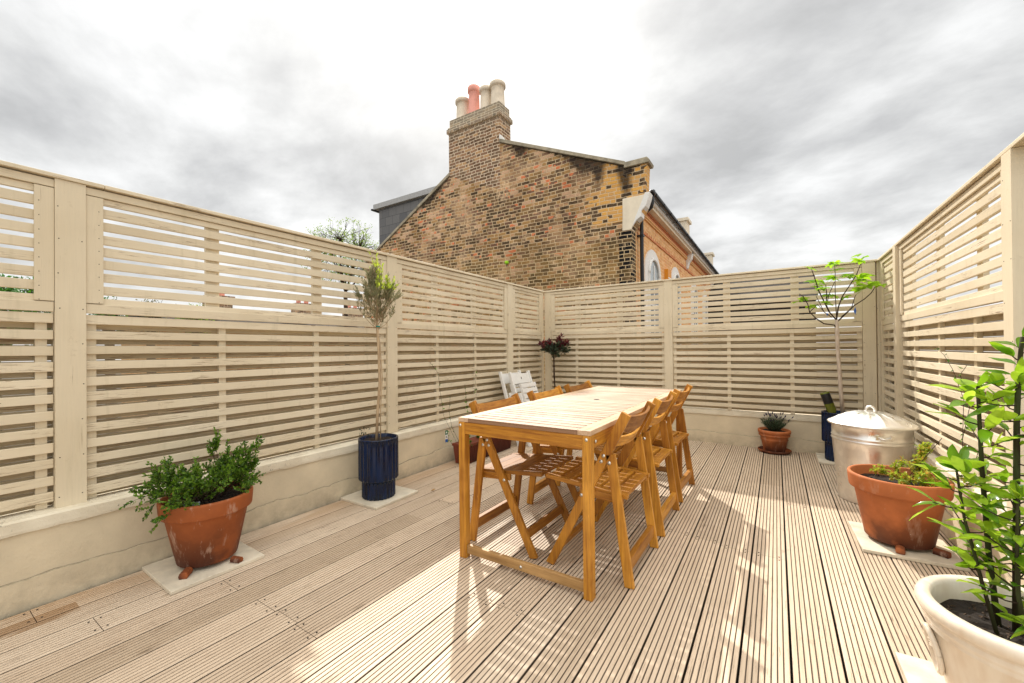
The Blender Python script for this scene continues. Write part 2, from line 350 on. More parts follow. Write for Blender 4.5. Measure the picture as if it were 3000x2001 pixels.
# ------------------------------------------------------------------ mesh builder
class MB:
    def __init__(s): s.v = []; s.f = []; s.mi = []; s.sm = []
    def face(s, idx, mi=0, sm=False): s.f.append(tuple(idx)); s.mi.append(mi); s.sm.append(sm)
    def box(s, x0, x1, y0, y1, z0, z1, mi=0):
        x0, x1 = min(x0, x1), max(x0, x1); y0, y1 = min(y0, y1), max(y0, y1); z0, z1 = min(z0, z1), max(z0, z1)
        b = len(s.v)
        s.v += [(x0,y0,z0),(x1,y0,z0),(x1,y1,z0),(x0,y1,z0),(x0,y0,z1),(x1,y0,z1),(x1,y1,z1),(x0,y1,z1)]
        for q in ((0,3,2,1),(4,5,6,7),(0,1,5,4),(1,2,6,5),(2,3,7,6),(3,0,4,7)): s.face([b+i for i in q], mi)
        return s
    def bar(s, a, b_, w, h, up=(0,1,0), mi=0):
        """beam from a to b_, w across (cross product), h along up"""
        a = Vector(a); b_ = Vector(b_); d = (b_-a).normalized(); up = Vector(up)
        side = d.cross(up).normalized(); up2 = side.cross(d).normalized(); b = len(s.v)
        for p in (a, b_):
            for i, j in ((-1,-1),(1,-1),(1,1),(-1,1)): s.v.append(tuple(p+side*(w/2*i)+up2*(h/2*j)))
        for q in ((3,2,1,0),(4,5,6,7),(0,1,5,4),(1,2,6,5),(2,3,7,6),(3,0,4,7)): s.face([b+i for i in q], mi)
        return s
    def prism(s, pts, axis, a0, a1, mi=0):
        """pts 2D polygon; axis 'x' -> pts are (y,z); 'y' -> (x,z); 'z' -> (x,y)"""
        b = len(s.v); n = len(pts)
        for a in (a0, a1):
            for p, q in pts: s.v.append({'x': (a,p,q), 'y': (p,a,q), 'z': (p,q,a)}[axis])
        s.face([b+i for i in range(n)], mi); s.face([b+n+i for i in reversed(range(n))], mi)
        for i in range(n):
            j = (i+1) % n; s.face((b+i, b+n+i, b+n+j, b+j), mi)
        return s
    def tube(s, pts, rad, seg=6, mi=0, cap=True):
        pts = [Vector(p) for p in pts]; n = len(pts)
        if not hasattr(rad, '__len__'): rad = [rad]*n
        b = len(s.v); up = Vector((0,0,1))
        d0 = (pts[1]-pts[0]).normalized()
        if abs(d0.z) > .9: up = Vector((1,0,0))
        side = d0.cross(up).normalized()
        for i, p in enumerate(pts):
            d = (pts[min(i+1,n-1)]-pts[max(i-1,0)]).normalized()
            side = (side-d*side.dot(d)).normalized(); o = d.cross(side)
            for k in range(seg):
                a = 2*math.pi*k/seg; s.v.append(tuple(p+(side*math.cos(a)+o*math.sin(a))*rad[i]))
        for i in range(n-1):
            for k in range(seg):
                k2 = (k+1) % seg; s.face((b+i*seg+k, b+i*seg+k2, b+(i+1)*seg+k2, b+(i+1)*seg+k), mi, True)
        if cap:
            s.face([b+k for k in reversed(range(seg))], mi); s.face([b+(n-1)*seg+k for k in range(seg)], mi)
        return s
    def lathe(s, prof, c=(0,0,0), seg=40, mi=0, flute=None, close=False):
        """prof: list of (r,z); flute(r,z,angle)->r"""
        b = len(s.v); n = len(prof)
        for r, z in prof:
            for k in range(seg):
                a = 2*math.pi*k/seg; rr = flute(r, z, a) if flute else r
                s.v.append((c[0]+rr*math.cos(a), c[1]+rr*math.sin(a), c[2]+z))
        for i in range(n-1):
            for k in range(seg):
                k2 = (k+1) % seg; s.face((b+i*seg+k, b+i*seg+k2, b+(i+1)*seg+k2, b+(i+1)*seg+k), mi, True)
        if close:
            s.face([b+k for k in reversed(range(seg))], mi); s.face([b+(n-1)*seg+k for k in range(seg)], mi)
        return s
    def leaf(s, p, d, nrm, L, W, mi=0, fold=.25):
        p = Vector(p); d = Vector(d).normalized(); nrm = Vector(nrm)
        side = d.cross(nrm)
        if side.length < 1e-4: side = d.cross(Vector((.3,.7,.2)))
        side.normalize(); n2 = side.cross(d)
        m = p+d*L*.5; b = len(s.v)
        s.v += [tuple(p), tuple(m+side*W*.5+n2*W*fold), tuple(p+d*L), tuple(m-side*W*.5+n2*W*fold)]
        s.face((b, b+1, b+2), mi, False); s.face((b, b+2, b+3), mi, False)
    def bigleaf(s, p, d, nrm, L, W, mi=0, droop=.25, st=6, wave=.0):
        p = Vector(p); d = Vector(d).normalized(); nrm = Vector(nrm)
        side = d.cross(nrm)
        if side.length < 1e-3: side = d.cross(Vector((.3,.7,.2)))
        side.normalize(); n2 = side.cross(d).normalized(); b = len(s.v)
        ph = random.uniform(0, 6)
        for i in range(st+1):
            t = i/st; c = p+d*(L*t*(1-.12*droop*t))-Vector((0,0,1))*(droop*L*t*t*.5)
            w = W*.5*(math.sin(math.pi*min(1, t**.85))**.8 if 0 < t < 1 else 0.02)
            up = n2*(w*.35+wave*math.sin(ph+t*9)*W*.12)
            s.v += [tuple(c+side*w+up), tuple(c), tuple(c-side*w+n2*(w*.35+wave*math.sin(ph+2+t*8)*W*.12))]
        for i in range(st):
            a = b+i*3
            s.face((a, a+1, a+4, a+3), mi, True); s.face((a+1, a+2, a+5, a+4), mi, True)
    def build(s, name, mats, parent=None, loc=None, bevel=0):
        me = bpy.data.meshes.new(name)
        o = bpy.data.objects.new(name, me); COL.objects.link(o)
        off = Vector((0,0,0))
        if parent is not None:
            o.parent = parent
            if s.__dict__.get('world', False) is True or getattr(parent, 'get')('world_built'):
                q = parent; off = Vector((0,0,0))
                while q is not None: off += q.location; q = q.parent
        elif loc is not None:
            o.location = loc; off = Vector(loc)
        v = [(a-off.x, b-off.y, c-off.z) for a, b, c in s.v]
        me.from_pydata(v, [], s.f); me.update()
        if not isinstance(mats, (list, tuple)): mats = [mats]
        for m in mats: me.materials.append(m)
        me.polygons.foreach_set('material_index', s.mi); me.polygons.foreach_set('use_smooth', s.sm)
        if bevel:
            bm = o.modifiers.new('edge', 'BEVEL'); bm.width = bevel; bm.segments = 2; bm.limit_method = 'ANGLE'; bm.angle_limit = R(40)
        return o

def tag(o, label=None, cat=None, group=None, kind=None):
    if label: o['label'] = label
    if cat: o['category'] = cat
    if group: o['group'] = group
    if kind: o['kind'] = kind
    return o
def thing(name, label, cat, loc=(0,0,0), rz=0, group=None, world=True):
    o = bpy.data.objects.new(name, None); COL.objects.link(o); o.location = loc; o.rotation_euler = (0,0,rz)
    o.empty_display_size = .1
    if world: o['world_built'] = 1
    return tag(o, label, cat, group)
def sub(o):            # lets children of a mesh part be written in world coordinates too
    o['world_built'] = 1; return o
def copy_tree(o, parent=None):
    c = o.copy(); COL.objects.link(c); c.parent = parent
    for ch in [x for x in bpy.data.objects if x.parent == o]: copy_tree(ch, c)
    return c
def rv(): return Vector((random.gauss(0,1), random.gauss(0,1), random.gauss(0,1))).normalized()

# ------------------------------------------------------------------ ground and building below
tag(MB().box(-400, 400, -400, 400, -6.2, -6.0).build('ground', m_plain('street_ground', (.12, .11, .09), .9, var=.4, sc=.6)), kind='structure')
b = MB().box(-2.95, 1.10, -1.6, 5.36, -6.0, -.075)
tag(b.build('flat_roof_building', M['facade'], loc=(-.9, 1.8, -6.0)), 'brick building under the roof terrace', 'building')

# deck : grooved boards, one sheet
b = MB()
X0 = -2.668; bi = 0; x = X0
def board(b, x0, x1, y0, y1, dz):
    n = 8; w = (x1-x0)/n; pr = []; e = .0008
    for i in range(n):
        a = x0+i*w; g = .0017
        pr += [(a+g*(.6 if i else .3), -.0045 if i else -.001), (a+g+e, 0.0), (a+w-g-e, 0.0), (a+w-g*(.6 if i < n-1 else .3), -.0045 if i < n-1 else -.001)]
    pr = [(x0, -.028)]+[(p, q+dz) for p, q in pr]+[(x1, -.028)]
    # split top into quads, skip bottom
    base = len(b.v)
    for y in (y0, y1):
        for p, q in pr: b.v.append((p, y, q))
    n2 = len(pr)
    for i in range(n2-1): b.face((base+i, base+n2+i, base+n2+i+1, base+i+1))
    b.face([base+i for i in range(n2)]); b.face([base+n2+i for i in reversed(range(n2))])
joints = {0: [.35], 1: [2.9], 2: [.48, 3.3], 3: [.89, 3.9], 4: [2.2], 5: [.9, 3.3], 6: [.91], 7: [.9], 8: [3.3], 10: [1.42], 11: [1.43], 13: [2.55], 14: [2.55], 15: [2.53], 16: [2.5], 17: [2.5], 18: [.9, 3.4], 20: [1.3]}
k = 0
while x < .86:
    x1 = min(x+.1500, .90); w = .0056 if k not in (10, 12, 13, 15, 16, 17, 18, 19) else .0070
    ys = [-1.55]+joints.get(k, [random.uniform(-.6, 4.6)])+[5.175]
    for y0, y1 in zip(ys, ys[1:]):
        board(b, x+w/2, x1-w/2, y0+.0012, y1-.0012, random.uniform(-.0008, 0))
    x = x1; k += 1
b.box(-2.75, .95, -1.6, 5.25, -.074, -.045, 1)
tag(b.build('deck', [M['deck'], M['dark']]), kind='structure')
# screws at the board joints
b = MB()
for kk, ys in joints.items():
    for y in ys:
        for dx in (.03, .12):
            for dy in (-.018, .018): b.lathe([(.0001, .0012), (.0035, .0012), (.0035, -.001)], (X0+kk*.15+dx, y+dy, 0), 8)
o = b.build('deck_screws', M['dark']); tag(o, kind='structure')

# ------------------------------------------------------------------ parapet walls
def wall(name, label, P, s0, s1, loc, ends, skirt_h=.125):
    """P(s,d,z): s along, d outward from the wall face"""
    root = thing(name, label, 'wall', loc)
    def bx(b, s0, s1, d0, d1, z0, z1, mi=0):
        p = P(s0, d0, z0); q = P(s1, d1, z1); b.box(p[0], q[0], p[1], q[1], p[2], q[2], mi)
    b = MB(); bx(b, s0, s1, 0, .18, -.08, .323); b.build('rendered_face', M['render'], root)
    b = MB(); n = int((s1-s0)/.04); rr = random.Random(5); zt = skirt_h; base = 0
    zs = []; q = 0
    for i in range(n+1):
        q = q*.8+rr.gauss(0, .004); zs.append(skirt_h+q+.012*math.sin(i*.07))
    base = len(b.v)
    for i in range(n+1):
        s = s0+(s1-s0)*i/n
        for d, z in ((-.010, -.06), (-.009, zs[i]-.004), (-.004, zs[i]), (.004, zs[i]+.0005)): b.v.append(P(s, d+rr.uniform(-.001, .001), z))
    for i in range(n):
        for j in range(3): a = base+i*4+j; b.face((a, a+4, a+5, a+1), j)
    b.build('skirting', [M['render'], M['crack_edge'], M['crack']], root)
    b = MB(); n = int((s1-s0)/.05); base = len(b.v)
    for i in range(n+1):
        s = s0+(s1-s0)*i/n; w = rr.uniform(-.002, .002)
        for d, z in ((.02, .321), (-.010+w, .321+rr.uniform(-.003, .003)), (-.012+w, .334), (-.012+w, .374), (-.004, .382), (.12, .386)): b.v.append(P(s, d, z))
    for i in range(n):
        for j in range(5): a = base+i*6+j; b.face((a, a+6, a+7, a+1))
    b.build('sill', M['sill'], root)
    return root
PL = lambda s, d, z: (-2.698-d, s, z)
PBk = lambda s, d, z: (s, 5.158+d, z)
PR = lambda s, d, z: (.812+d, s, z)
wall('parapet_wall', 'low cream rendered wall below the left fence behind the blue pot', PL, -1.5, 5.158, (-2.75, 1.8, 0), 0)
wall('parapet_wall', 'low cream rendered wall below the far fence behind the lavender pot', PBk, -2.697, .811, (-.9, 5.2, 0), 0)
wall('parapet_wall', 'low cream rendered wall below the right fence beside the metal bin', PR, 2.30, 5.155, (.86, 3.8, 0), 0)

# ------------------------------------------------------------------ slatted fences
UP = [1.788, 1.723, 1.659, 1.597, 1.535, 1.472, 1.409, 1.348]
LOW = [1.190-.0734*k for k in range(11)]
def fence(label, loc, P, A, posts, bays, cap, nails=True, corner=None):
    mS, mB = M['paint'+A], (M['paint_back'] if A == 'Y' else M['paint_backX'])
    root = thing('slatted_fence', label, 'fence', loc); rr = random.Random(len(label))
    def bx(b, s0, s1, d0, d1, z0, z1, mi=0):
        p = P(s0, d0, z0); q = P(s1, d1, z1); b.box(p[0], q[0], p[1], q[1], p[2], q[2], mi)
    def slat(b, s0, s1, d0, d1, z0, z1, rr, A):
        n = 4; base = len(b.v); e0, e1, bow = rr.gauss(0, .0015), rr.gauss(0, .0015), rr.gauss(0, .0014); dp = rr.gauss(0, .0012)
        for i in range(n+1):
            u = i/n; dz = e0*(1-u)+e1*u+bow*4*u*(1-u); dd = dp*4*u*(1-u)
            for d, z in ((d0+dd, z0+dz), (d1, z0+dz), (d1, z1+dz), (d0+dd, z1+dz)): b.v.append(P(s0+(s1-s0)*u, d, z))
        flip = (A == 'X') != (P(0, 1, 0)[0] < P(0, 0, 0)[0])
        def F(q): b.face(tuple(reversed(q)) if flip else q)
        for i in range(n):
            for k in range(4): a = base+i*4+k; a2 = base+i*4+(k+1) % 4; F((a, a2, a2+4, a+4))
        F((base+3, base+2, base+1, base)); F(tuple(base+n*4+k for k in range(4)))
    b = MB(); cs = cap[0]
    while cs < cap[1]:
        ce = min(cs+2.1, cap[1]) if cap[1]-cs > 2.5 else cap[1]
        bx(b, cs+.0008, ce-.0008, -.030+rr.uniform(0, .0015), .075, 1.880, 1.899); cs = ce
    b.build('cap_rail', mS, root, bevel=.003)
    for s0, s1, d0, zb in posts:
        b = MB(); bx(b, s0, s1, d0, .065, zb, 1.879)
        for i in range(9):
            z = .45+i*.165+rr.uniform(-.02, .02)
            for e in (.12, .88):
                if rr.random() < .75:
                    s = s0+(s1-s0)*(e+rr.uniform(-.04, .04)); h = .0022
                    bx(b, s-h, s+h, d0-.0008, d0+.001, z-h, z+h, 1)
        b.build('post', [M['paintZ'], M['dark']], root, bevel=.003)
    for s0, s1, blow, bup in bays:
        j = lambda a=.0012: rr.uniform(-a, a)
        b = MB(); bx(b, s0, s1, -.012, .02, 1.838, 1.873); bx(b, s0, s1, 0.0, .018, 1.806, 1.8365)
        b.build('top_rail', mS, root, bevel=.002)
        b = MB()
        for z in UP:
            h = .043 if z != UP[-1] else .036
            slat(b, s0+.004, s1-.004, j(), .018, z-h+j(), z+j(), rr, A)
        b.build('upper_slats', mS, root, bevel=.0022)
        for t in (s0, s1-.062):
            b = MB(); bx(b, t+.001, t+.061, -.013, -.0015, 1.322, 1.834)
            for z in UP: 
                e = t+.045 if t == s0 else t+.015
                bx(b, e-.0018, e+.0018, -.0138, -.012, z-.024, z-.0204, 1)
            b.build('cover_strip', [M['paintZ'], M['dark']], root, bevel=.0015)
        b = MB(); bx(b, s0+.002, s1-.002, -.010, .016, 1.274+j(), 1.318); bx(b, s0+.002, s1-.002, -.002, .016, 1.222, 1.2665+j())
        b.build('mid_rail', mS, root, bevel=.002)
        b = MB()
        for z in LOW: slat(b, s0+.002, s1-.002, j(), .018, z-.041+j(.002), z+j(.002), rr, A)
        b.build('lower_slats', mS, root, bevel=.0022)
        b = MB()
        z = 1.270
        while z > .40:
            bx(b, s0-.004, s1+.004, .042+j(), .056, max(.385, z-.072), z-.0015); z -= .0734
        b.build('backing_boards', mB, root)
        for s in blow:
            b = MB(); bx(b, s-.018, s+.018, .0185, .041, .386, 1.258); b.build('batten', M['paintZ'], root)
        for s in bup:
            b = MB(); bx(b, s-.034, s+.034, .0185, .040, 1.290, 1.836); b.build('batten', M['paintZ'], root)
    return root
FL = lambda s, d, z: (-2.757-d, s, z)
FB = lambda s, d, z: (s, 5.122+d, z)
FR = lambda s, d, z: (.838+d, s, z)
fence('cream slatted fence along the left side behind the olive tree', (-2.8, 1.8, .38), FL, 'Y',
      [(-1.45, -1.35, -.018, .384), (.437, .537, -.020, .368), (2.325, 2.430, -.018, .386), (4.165, 4.280, -.018, .386), (5.030, 5.088, -.012, .386)],
      [(-1.35, .437, [-1.1, -.5, .40, .1], [-.8, -.2]), (.537, 2.325, [.56, 1.117, 1.713, 2.30], [1.069, 1.721]),
       (2.430, 4.165, [2.963, 3.564], [2.938, 3.546]), (4.280, 5.030, [4.48], [4.46])], (-1.5, 5.09))
fence('cream slatted fence along the far side behind the fig tree', (-.9, 5.17, .38), FB, 'X',
      [(-2.740, -2.642, -.016, .386), (-1.123, -1.028, -.018, .386), (.700, .795, -.020, .386), (.806, .838, -.010, .386), (.842, .90, .0, .386)],
      [(-2.642, -1.123, [-2.27, -1.697, -1.14], [-2.25, -1.674]), (-1.028, .700, [-1.01, -.44, .14, .68], [-.457, .169])], (-2.76, .84))
fence('cream slatted fence along the right side behind the bay tree', (.88, 3.7, .38), FR, 'Y',
      [(5.05, 5.10, -.014, .386), (4.39, 4.470, -.034, .386), (2.490, 2.575, -.030, .386)],
      [(2.575, 4.39, [3.042, 3.594, 4.132], [2.968, 3.582, 4.2]), (4.47, 5.05, [4.97, 4.6], [4.8])], (2.36, 5.09))

# ------------------------------------------------------------------ neighbouring house
H = thing('brick_house', 'old brick end-terrace house with tall chimney beyond the far fence', 'house', (-6, 13, -6.0))
YG = 10.4
b = MB()
prof = [(-13.6, -6), (-3.05, -6), (-3.05, 4.10), (-2.72, 4.60), (-2.66, 5.70), (-3.16, 5.70), (-3.22, 5.74), (-7.05, 7.42), (-9.15, 7.42), (-9.15, 6.86), (-12.75, 4.90), (-13.6, 4.42)]
b.prism(prof, 'y', YG, YG+.34)
gw = b.build('gable_wall', M['gable'], H)
# rendered corbel at the corner
b = MB(); cb = [(-3.28, 4.09), (-3.05, 4.09), (-3.00, 4.22), (-2.93, 4.34), (-2.83, 4.42), (-2.81, 4.55), (-2.72, 4.66), (-2.66, 4.78), (-2.64, 4.92), (-3.27, 4.92)]
b.prism(cb, 'y', YG-.03, YG+.30); b.build('corbel', M['stucco'], H, bevel=.01)
b = MB(); cbw = [(-3.02, 4.16), (-2.92, 4.30), (-2.80, 4.38), (-2.79, 4.52), (-2.68, 4.62), (-2.62, 4.78), (-2.58, 4.95), (-2.70, 4.96), (-2.82, 4.66), (-2.94, 4.40)]
b.prism(cbw, 'y', YG-.045, YG+.26); b.build('corbel_moulding', M['white'], H, bevel=.012)
# copings
b = MB(); b.prism([(-7.08, 7.45), (-3.19, 5.76), (-3.19, 5.86), (-7.08, 7.56)], 'y', YG-.06, YG+.42); b.build('coping', M['coping'], H, bevel=.012)
b = MB(); b.prism([(-3.22, 5.69), (-2.60, 5.69), (-2.58, 5.76), (-2.64, 5.83), (-3.19, 5.83)], 'y', YG-.07, YG+.42); b.build('coping', M['coping'], H, bevel=.012)
b = MB(); b.prism([(-13.6, 4.45), (-9.12, 6.90), (-9.12, 7.01), (-13.6, 4.55)], 'y', YG-.04, YG+.3); b.build('coping', M['coping'], H, bevel=.01)
# chimney
b = MB()
b.prism([(-9.15, 6.9), (-7.08, 6.0), (-7.08, 8.30), (-9.15, 8.30)], 'y', YG-.004, YG+.62)
b.box(-9.20, -7.03, YG-.06, YG+.68, 8.30, 8.44); b.box(-9.17, -7.06, YG-.03, YG+.65, 8.44, 8.50)
b.box(-9.12, -7.10, YG+.01, YG+.60, 8.50, 8.76)
ch = sub(b.build('chimney', M['chim'], H, bevel=.01))
b = MB(); b.prism([(-7.10, 7.50), (-6.85, 7.42), (-7.08, 7.72)], 'y', YG-.02, YG+.1); b.build('flashing', M['white'], ch)
def cpot(xc, yc, h, r, m, fl):
    b = MB(); z0 = 8.74
    b.lathe([(r*1.02, 0), (r*.93, .05), (r*.88, h*.55), (r*.84, h*.78), (r*.9, h*.80), (r*1.06, h*.82), (r*1.06, h*.95), (r*.93, h), (r*.74, h), (r*.7, h*.5)], (xc, yc, z0), 24)
    return b.build('chimney_pot', M[m], ch)
for a in ((-8.77, YG+.30, .74, .245, 'potbuff', 0), (-8.28, YG+.28, .99, .200, 'potred', 0), (-7.80, YG+.30, .80, .215, 'potbuff', 0), (-7.35, YG+.30, .80, .245, 'potbuff', 0)):
    o = cpot(*a)
    if a[4] == 'potred': o['label'] = 'salmon red chimney pot'
# dormer
b = MB(); b.box(-13.15, -9.1, YG+.38, YG+5.5, 4.3, 6.66)
dm = sub(b.build('dormer', M['slate'], H))
b = MB(); b.box(-13.36, -9.05, YG+.26, YG+5.6, 6.66, 6.86); b.build('dormer_roof', M['grey'], dm, bevel=.01)
b = MB(); b.box(-13.42, -13.34, YG+.2, YG+5.6, 6.62, 6.68); b.build('dormer_gutter', M['black'], dm)
# roof slopes behind the gable
b = MB()
b.prism([(-7.0, 7.30), (-3.0, 5.45), (-3.0, 5.30), (-7.2, 7.1)], 'y', YG+.34, 29.5)
b.prism([(-13.6, 4.42), (-8.9, 6.95), (-7.0, 7.30), (-7.2, 7.0), (-9, 6.6), (-13.6, 4.2)], 'y', YG+.34, 29.5)
b.build('roof', M['roof'], H)
# facade
XF = -3.05
bfw = MB(); bfw.box(XF-.3, XF, YG+.34, 29.0, -6, 5.00)
b = MB(); b.box(XF-.01, XF+.030, YG+.30, 28.9, 4.235, 4.275); b.build('string_course', M['redbrick'], H)
b = MB(); b.box(XF-.01, XF+.045, YG+.30, 28.9, 4.66, 4.71); b.box(XF-.01, XF+.065, YG+.30, 28.9, 4.71, 4.76); b.build('string_course', M['buff'], H)
b = MB()
y = YG+.5; rr = random.Random(2)
while y < 28.5:
    b.box(XF-.01, XF+.09, y, y+.065, 4.83, 4.93); y += .13
b.box(XF-.01, XF+.055, YG+.3, 28.8, 4.77, 4.83); b.box(XF-.01, XF+.12, YG+.3, 28.8, 4.93, 4.975)
b.build('dentil_course', M['redbrick'], H)
b = bfw; y = YG+.5
while y < 28:
    for q in range(3):
        if rr.random() < .75: b.box(XF-.01, XF+.006, y+q*.055, y+q*.055+.04, 4.28, 4.28+rr.uniform(.05, .11), 1)
    y += .23
b.build('facade_wall', [M['facade'], M['redbrick']], H)
b = MB(); b.box(XF-.05, XF+.30, YG+.30, 29.0, 4.98, 5.03); b.box(XF+.26, XF+.31, YG+.30, 29.0, 5.00, 5.16); b.build('eaves_fascia', M['white'], H)
b = MB(); b.box(XF-.02, XF+.24, YG+.30, 29.0, 4.90, 4.978); b.build('soffit', M['stucco'], H)
b = MB(); g = []
for k in range(9):
    a = math.pi*(1+k/8); g.append((XF+.395+.075*math.cos(a), 5.14+.075*math.sin(a)))
g += [(XF+.395+.068*math.cos(math.pi*(2-k/8)), 5.14+.068*math.sin(math.pi*(2-k/8))) for k in range(9)]
b.prism(g, 'y', YG+.35, 29.2)
y = YG+.7
while y < 29: b.prism([(p+(p-XF-.395)*.1, q-.006) for p, q in g], 'y', y, y+.05); y += .9
b.build('gutter', M['black'], H)
b = MB(); b.tube([(XF+.40, YG+.50, 5.06), (XF+.40, YG+.50, 4.86), (XF+.37, YG+.50, 4.74), (XF+.16, YG+.52, 4.60), (XF+.11, YG+.52, 4.50), (XF+.11, YG+.52, 4.3), (XF+.11, YG+.52, -5.9)], [.05]*7, 12)
for z in (4.02, 2.2): b.box(XF, XF+.17, YG+.44, YG+.60, z, z+.035)
b.tube([(XF+.40, YG+.50, 5.04), (XF+.40, YG+.50, 5.16)], .075, 10)
b.build('downpipe', M['black'], H)
for y in (17.9, 25.2):
    b = MB(); b.prism([(XF, 4.30), (XF+.05, 4.34), (XF+.10, 4.55), (XF+.20, 4.70), (XF+.24, 4.90), (XF+.24, 4.99), (XF, 4.99)], 'y', y, y+.32)
    b.build('corbel', M['white'], H, bevel=.015)
for y, zt in ((18.0, 6.42), (25.8, 6.50)):
    b = MB(); b.box(XF-1.0, XF+.02, y, y+.7, 4.9, zt-.12); b.box(XF-1.05, XF+.10, y-.07, y+.77, zt-.12, zt); b.build('parapet_pier', M['stucco'], H)
def window(y0, y1, ztop, zb):
    yc = (y0+y1)/2; hw = (y1-y0)/2; zs = ztop-hw*.80
    def arch(w, top): return [(yc-w, zb)]+[(yc-w*math.cos(math.pi*k/14), zs+(top-zs)*math.sin(math.pi*k/14)) for k in range(15)]+[(yc+w, zb)]
    b = MB(); b.prism(arch(hw, ztop), 'x', XF-.02, XF+.035); w = sub(b.build('window', M['white'], H))
    w2 = hw*.62
    b = MB(); b.prism(arch(w2, zs+(ztop-zs)*.60), 'x', XF+.034, XF+.040); b.build('pane', M['pane'], w)
    b = MB()
    for s in (-1, 1): b.box(XF+.035, XF+.075, yc+s*w2-.05, yc+s*w2+.05, zb, zs)
    pts = [(XF+.055, yc-w2*math.cos(math.pi*k/14), zs+(zs and (ztop-zs)*.62)*math.sin(math.pi*k/14)) for k in range(15)]
    b.tube(pts, .045, 6); b.box(XF+.038, XF+.060, yc-.03, yc+.03, zb, zs+.3); b.box(XF+.038, XF+.06, yc-w2, yc+w2, zs-.9, zs-.84)
    b.build('frame', M['white'], w)
window(11.50, 13.40, 3.97, 1.2); window(14.87, 16.6, 4.0, 1.2); window(18.9, 20.6, 4.0, 1.2); window(22.2, 23.9, 4.0, 1.2)
b = MB(); b.box(XF, XF+.12, 13.99, 14.5, 3.25, 3.66, 0); b.box(XF, XF+.121, 14.5, 14.62, 3.35, 3.6, 1)
b.box(XF+.1195, XF+.124, 14.02, 14.48, 3.36, 3.40, 1)
b.build('alarm_box', [M['orange'], M['white']], H, bevel=.01)
# tennis ball lodged against the wall
b = MB(); b.lathe([(.065*math.sin(math.pi*k/10)+.0001, -.055*math.cos(math.pi*k/10)) for k in range(11)], (-6.835, YG-.05, 3.712), 16)
tag(b.build('ball', M['limegreen'], loc=(-6.835, YG-.05, 3.64)), 'small lime green blob stuck on the brick gable', 'ball')


# ------------------------------------------------------------------ table
T = thing('dining_table', 'long slatted wooden garden table with a small parasol hole', 'table', (-1.037, 2.66, 0))
TX0, TX1, TY0, TY1 = -1.404, -.670, 1.653, 3.668
b = MB(); rr = random.Random(4)
b.box(TX0, TX0+.062, TY0, TY1, .708, .730, 1); b.box(TX1-.062, TX1, TY0, TY1, .708, .730, 1)
n = 33; p = (TY1-TY0)/n
for i in range(n):
    q = rr.uniform(-.0004, .0004)
    b.box(TX0+.0635, TX1-.0635, TY0+i*p+.0004, TY0+(i+1)*p-.0112, .7215, .7296+q, 0)
b.box(TX0+.3, TX0+.34, TY0+.03, TY1-.03, .700, .7212, 1); b.box(TX1-.34, TX1-.30, TY0+.03, TY1-.03, .700, .7212, 1)
for ya in (TY0, TY1-.022): b.box(TX0+.0635, TX1-.0635, ya, ya+.022, .7082, .7214, 0)
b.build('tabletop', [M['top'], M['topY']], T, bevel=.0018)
b = MB(); b.lathe([(.0001, .7312), (.019, .7312), (.021, .7290)], (-1.045, 2.692, 0), 20); b.build('parasol_hole', M['dark'], T)
for nm, bb, m in (('apron', (TX0+.040, TX1-.040, TY0+.004, TY0+.026, .645, .7072), 'woodX'), ('apron', (TX0+.040, TX1-.040, TY1-.026, TY1-.004, .645, .7072), 'woodX'),
                  ('apron', (TX0+.004, TX0+.026, TY0+.040, TY1-.040, .645, .7072), 'woodY'), ('apron', (TX1-.026, TX1-.004, TY0+.040, TY1-.040, .645, .7072), 'woodY')):
    MB().box(*bb).build(nm, M[m], T, bevel=.002)
for x in (TX0, TX1-.041):
    for y in (TY0, TY1-.041):
        MB().box(x, x+.041, y, y+.041, 0, .7074).build('leg', M['woodZ'], T, bevel=.003)
for y in (TY0+.010, TY1-.032): MB().box(TX0+.041, TX1-.041, y, y+.022, .024, .068).build('stretcher', M['weathered'], T, bevel=.003)
def bolt(p, axis, parent, r=.0075):
    b = MB(); pr = [(.0001, .003), (r*.45, .0032), (r*.5, .0018), (r*.95, .0018), (r, 0)]
    b.lathe(pr, (0, 0, 0), 14)
    f = {'-y': lambda v: (v[0], -v[2], v[1]), '+y': lambda v: (v[0], v[2], -v[1]), '+x': lambda v: (v[2], v[0], v[1])}[axis]
    b.v = [tuple(a+c for a, c in zip(f(v), p)) for v in b.v]
    return b.build('bolt', M['bolt'], parent)
for x in (TX0+.012, TX1-.02): bolt((x, TY0, .690), '-y', T)
bolt((-1.035, TY0+.010, .044), '-y', T); bolt((TX1, TY0+.06, .675), '+x', T)

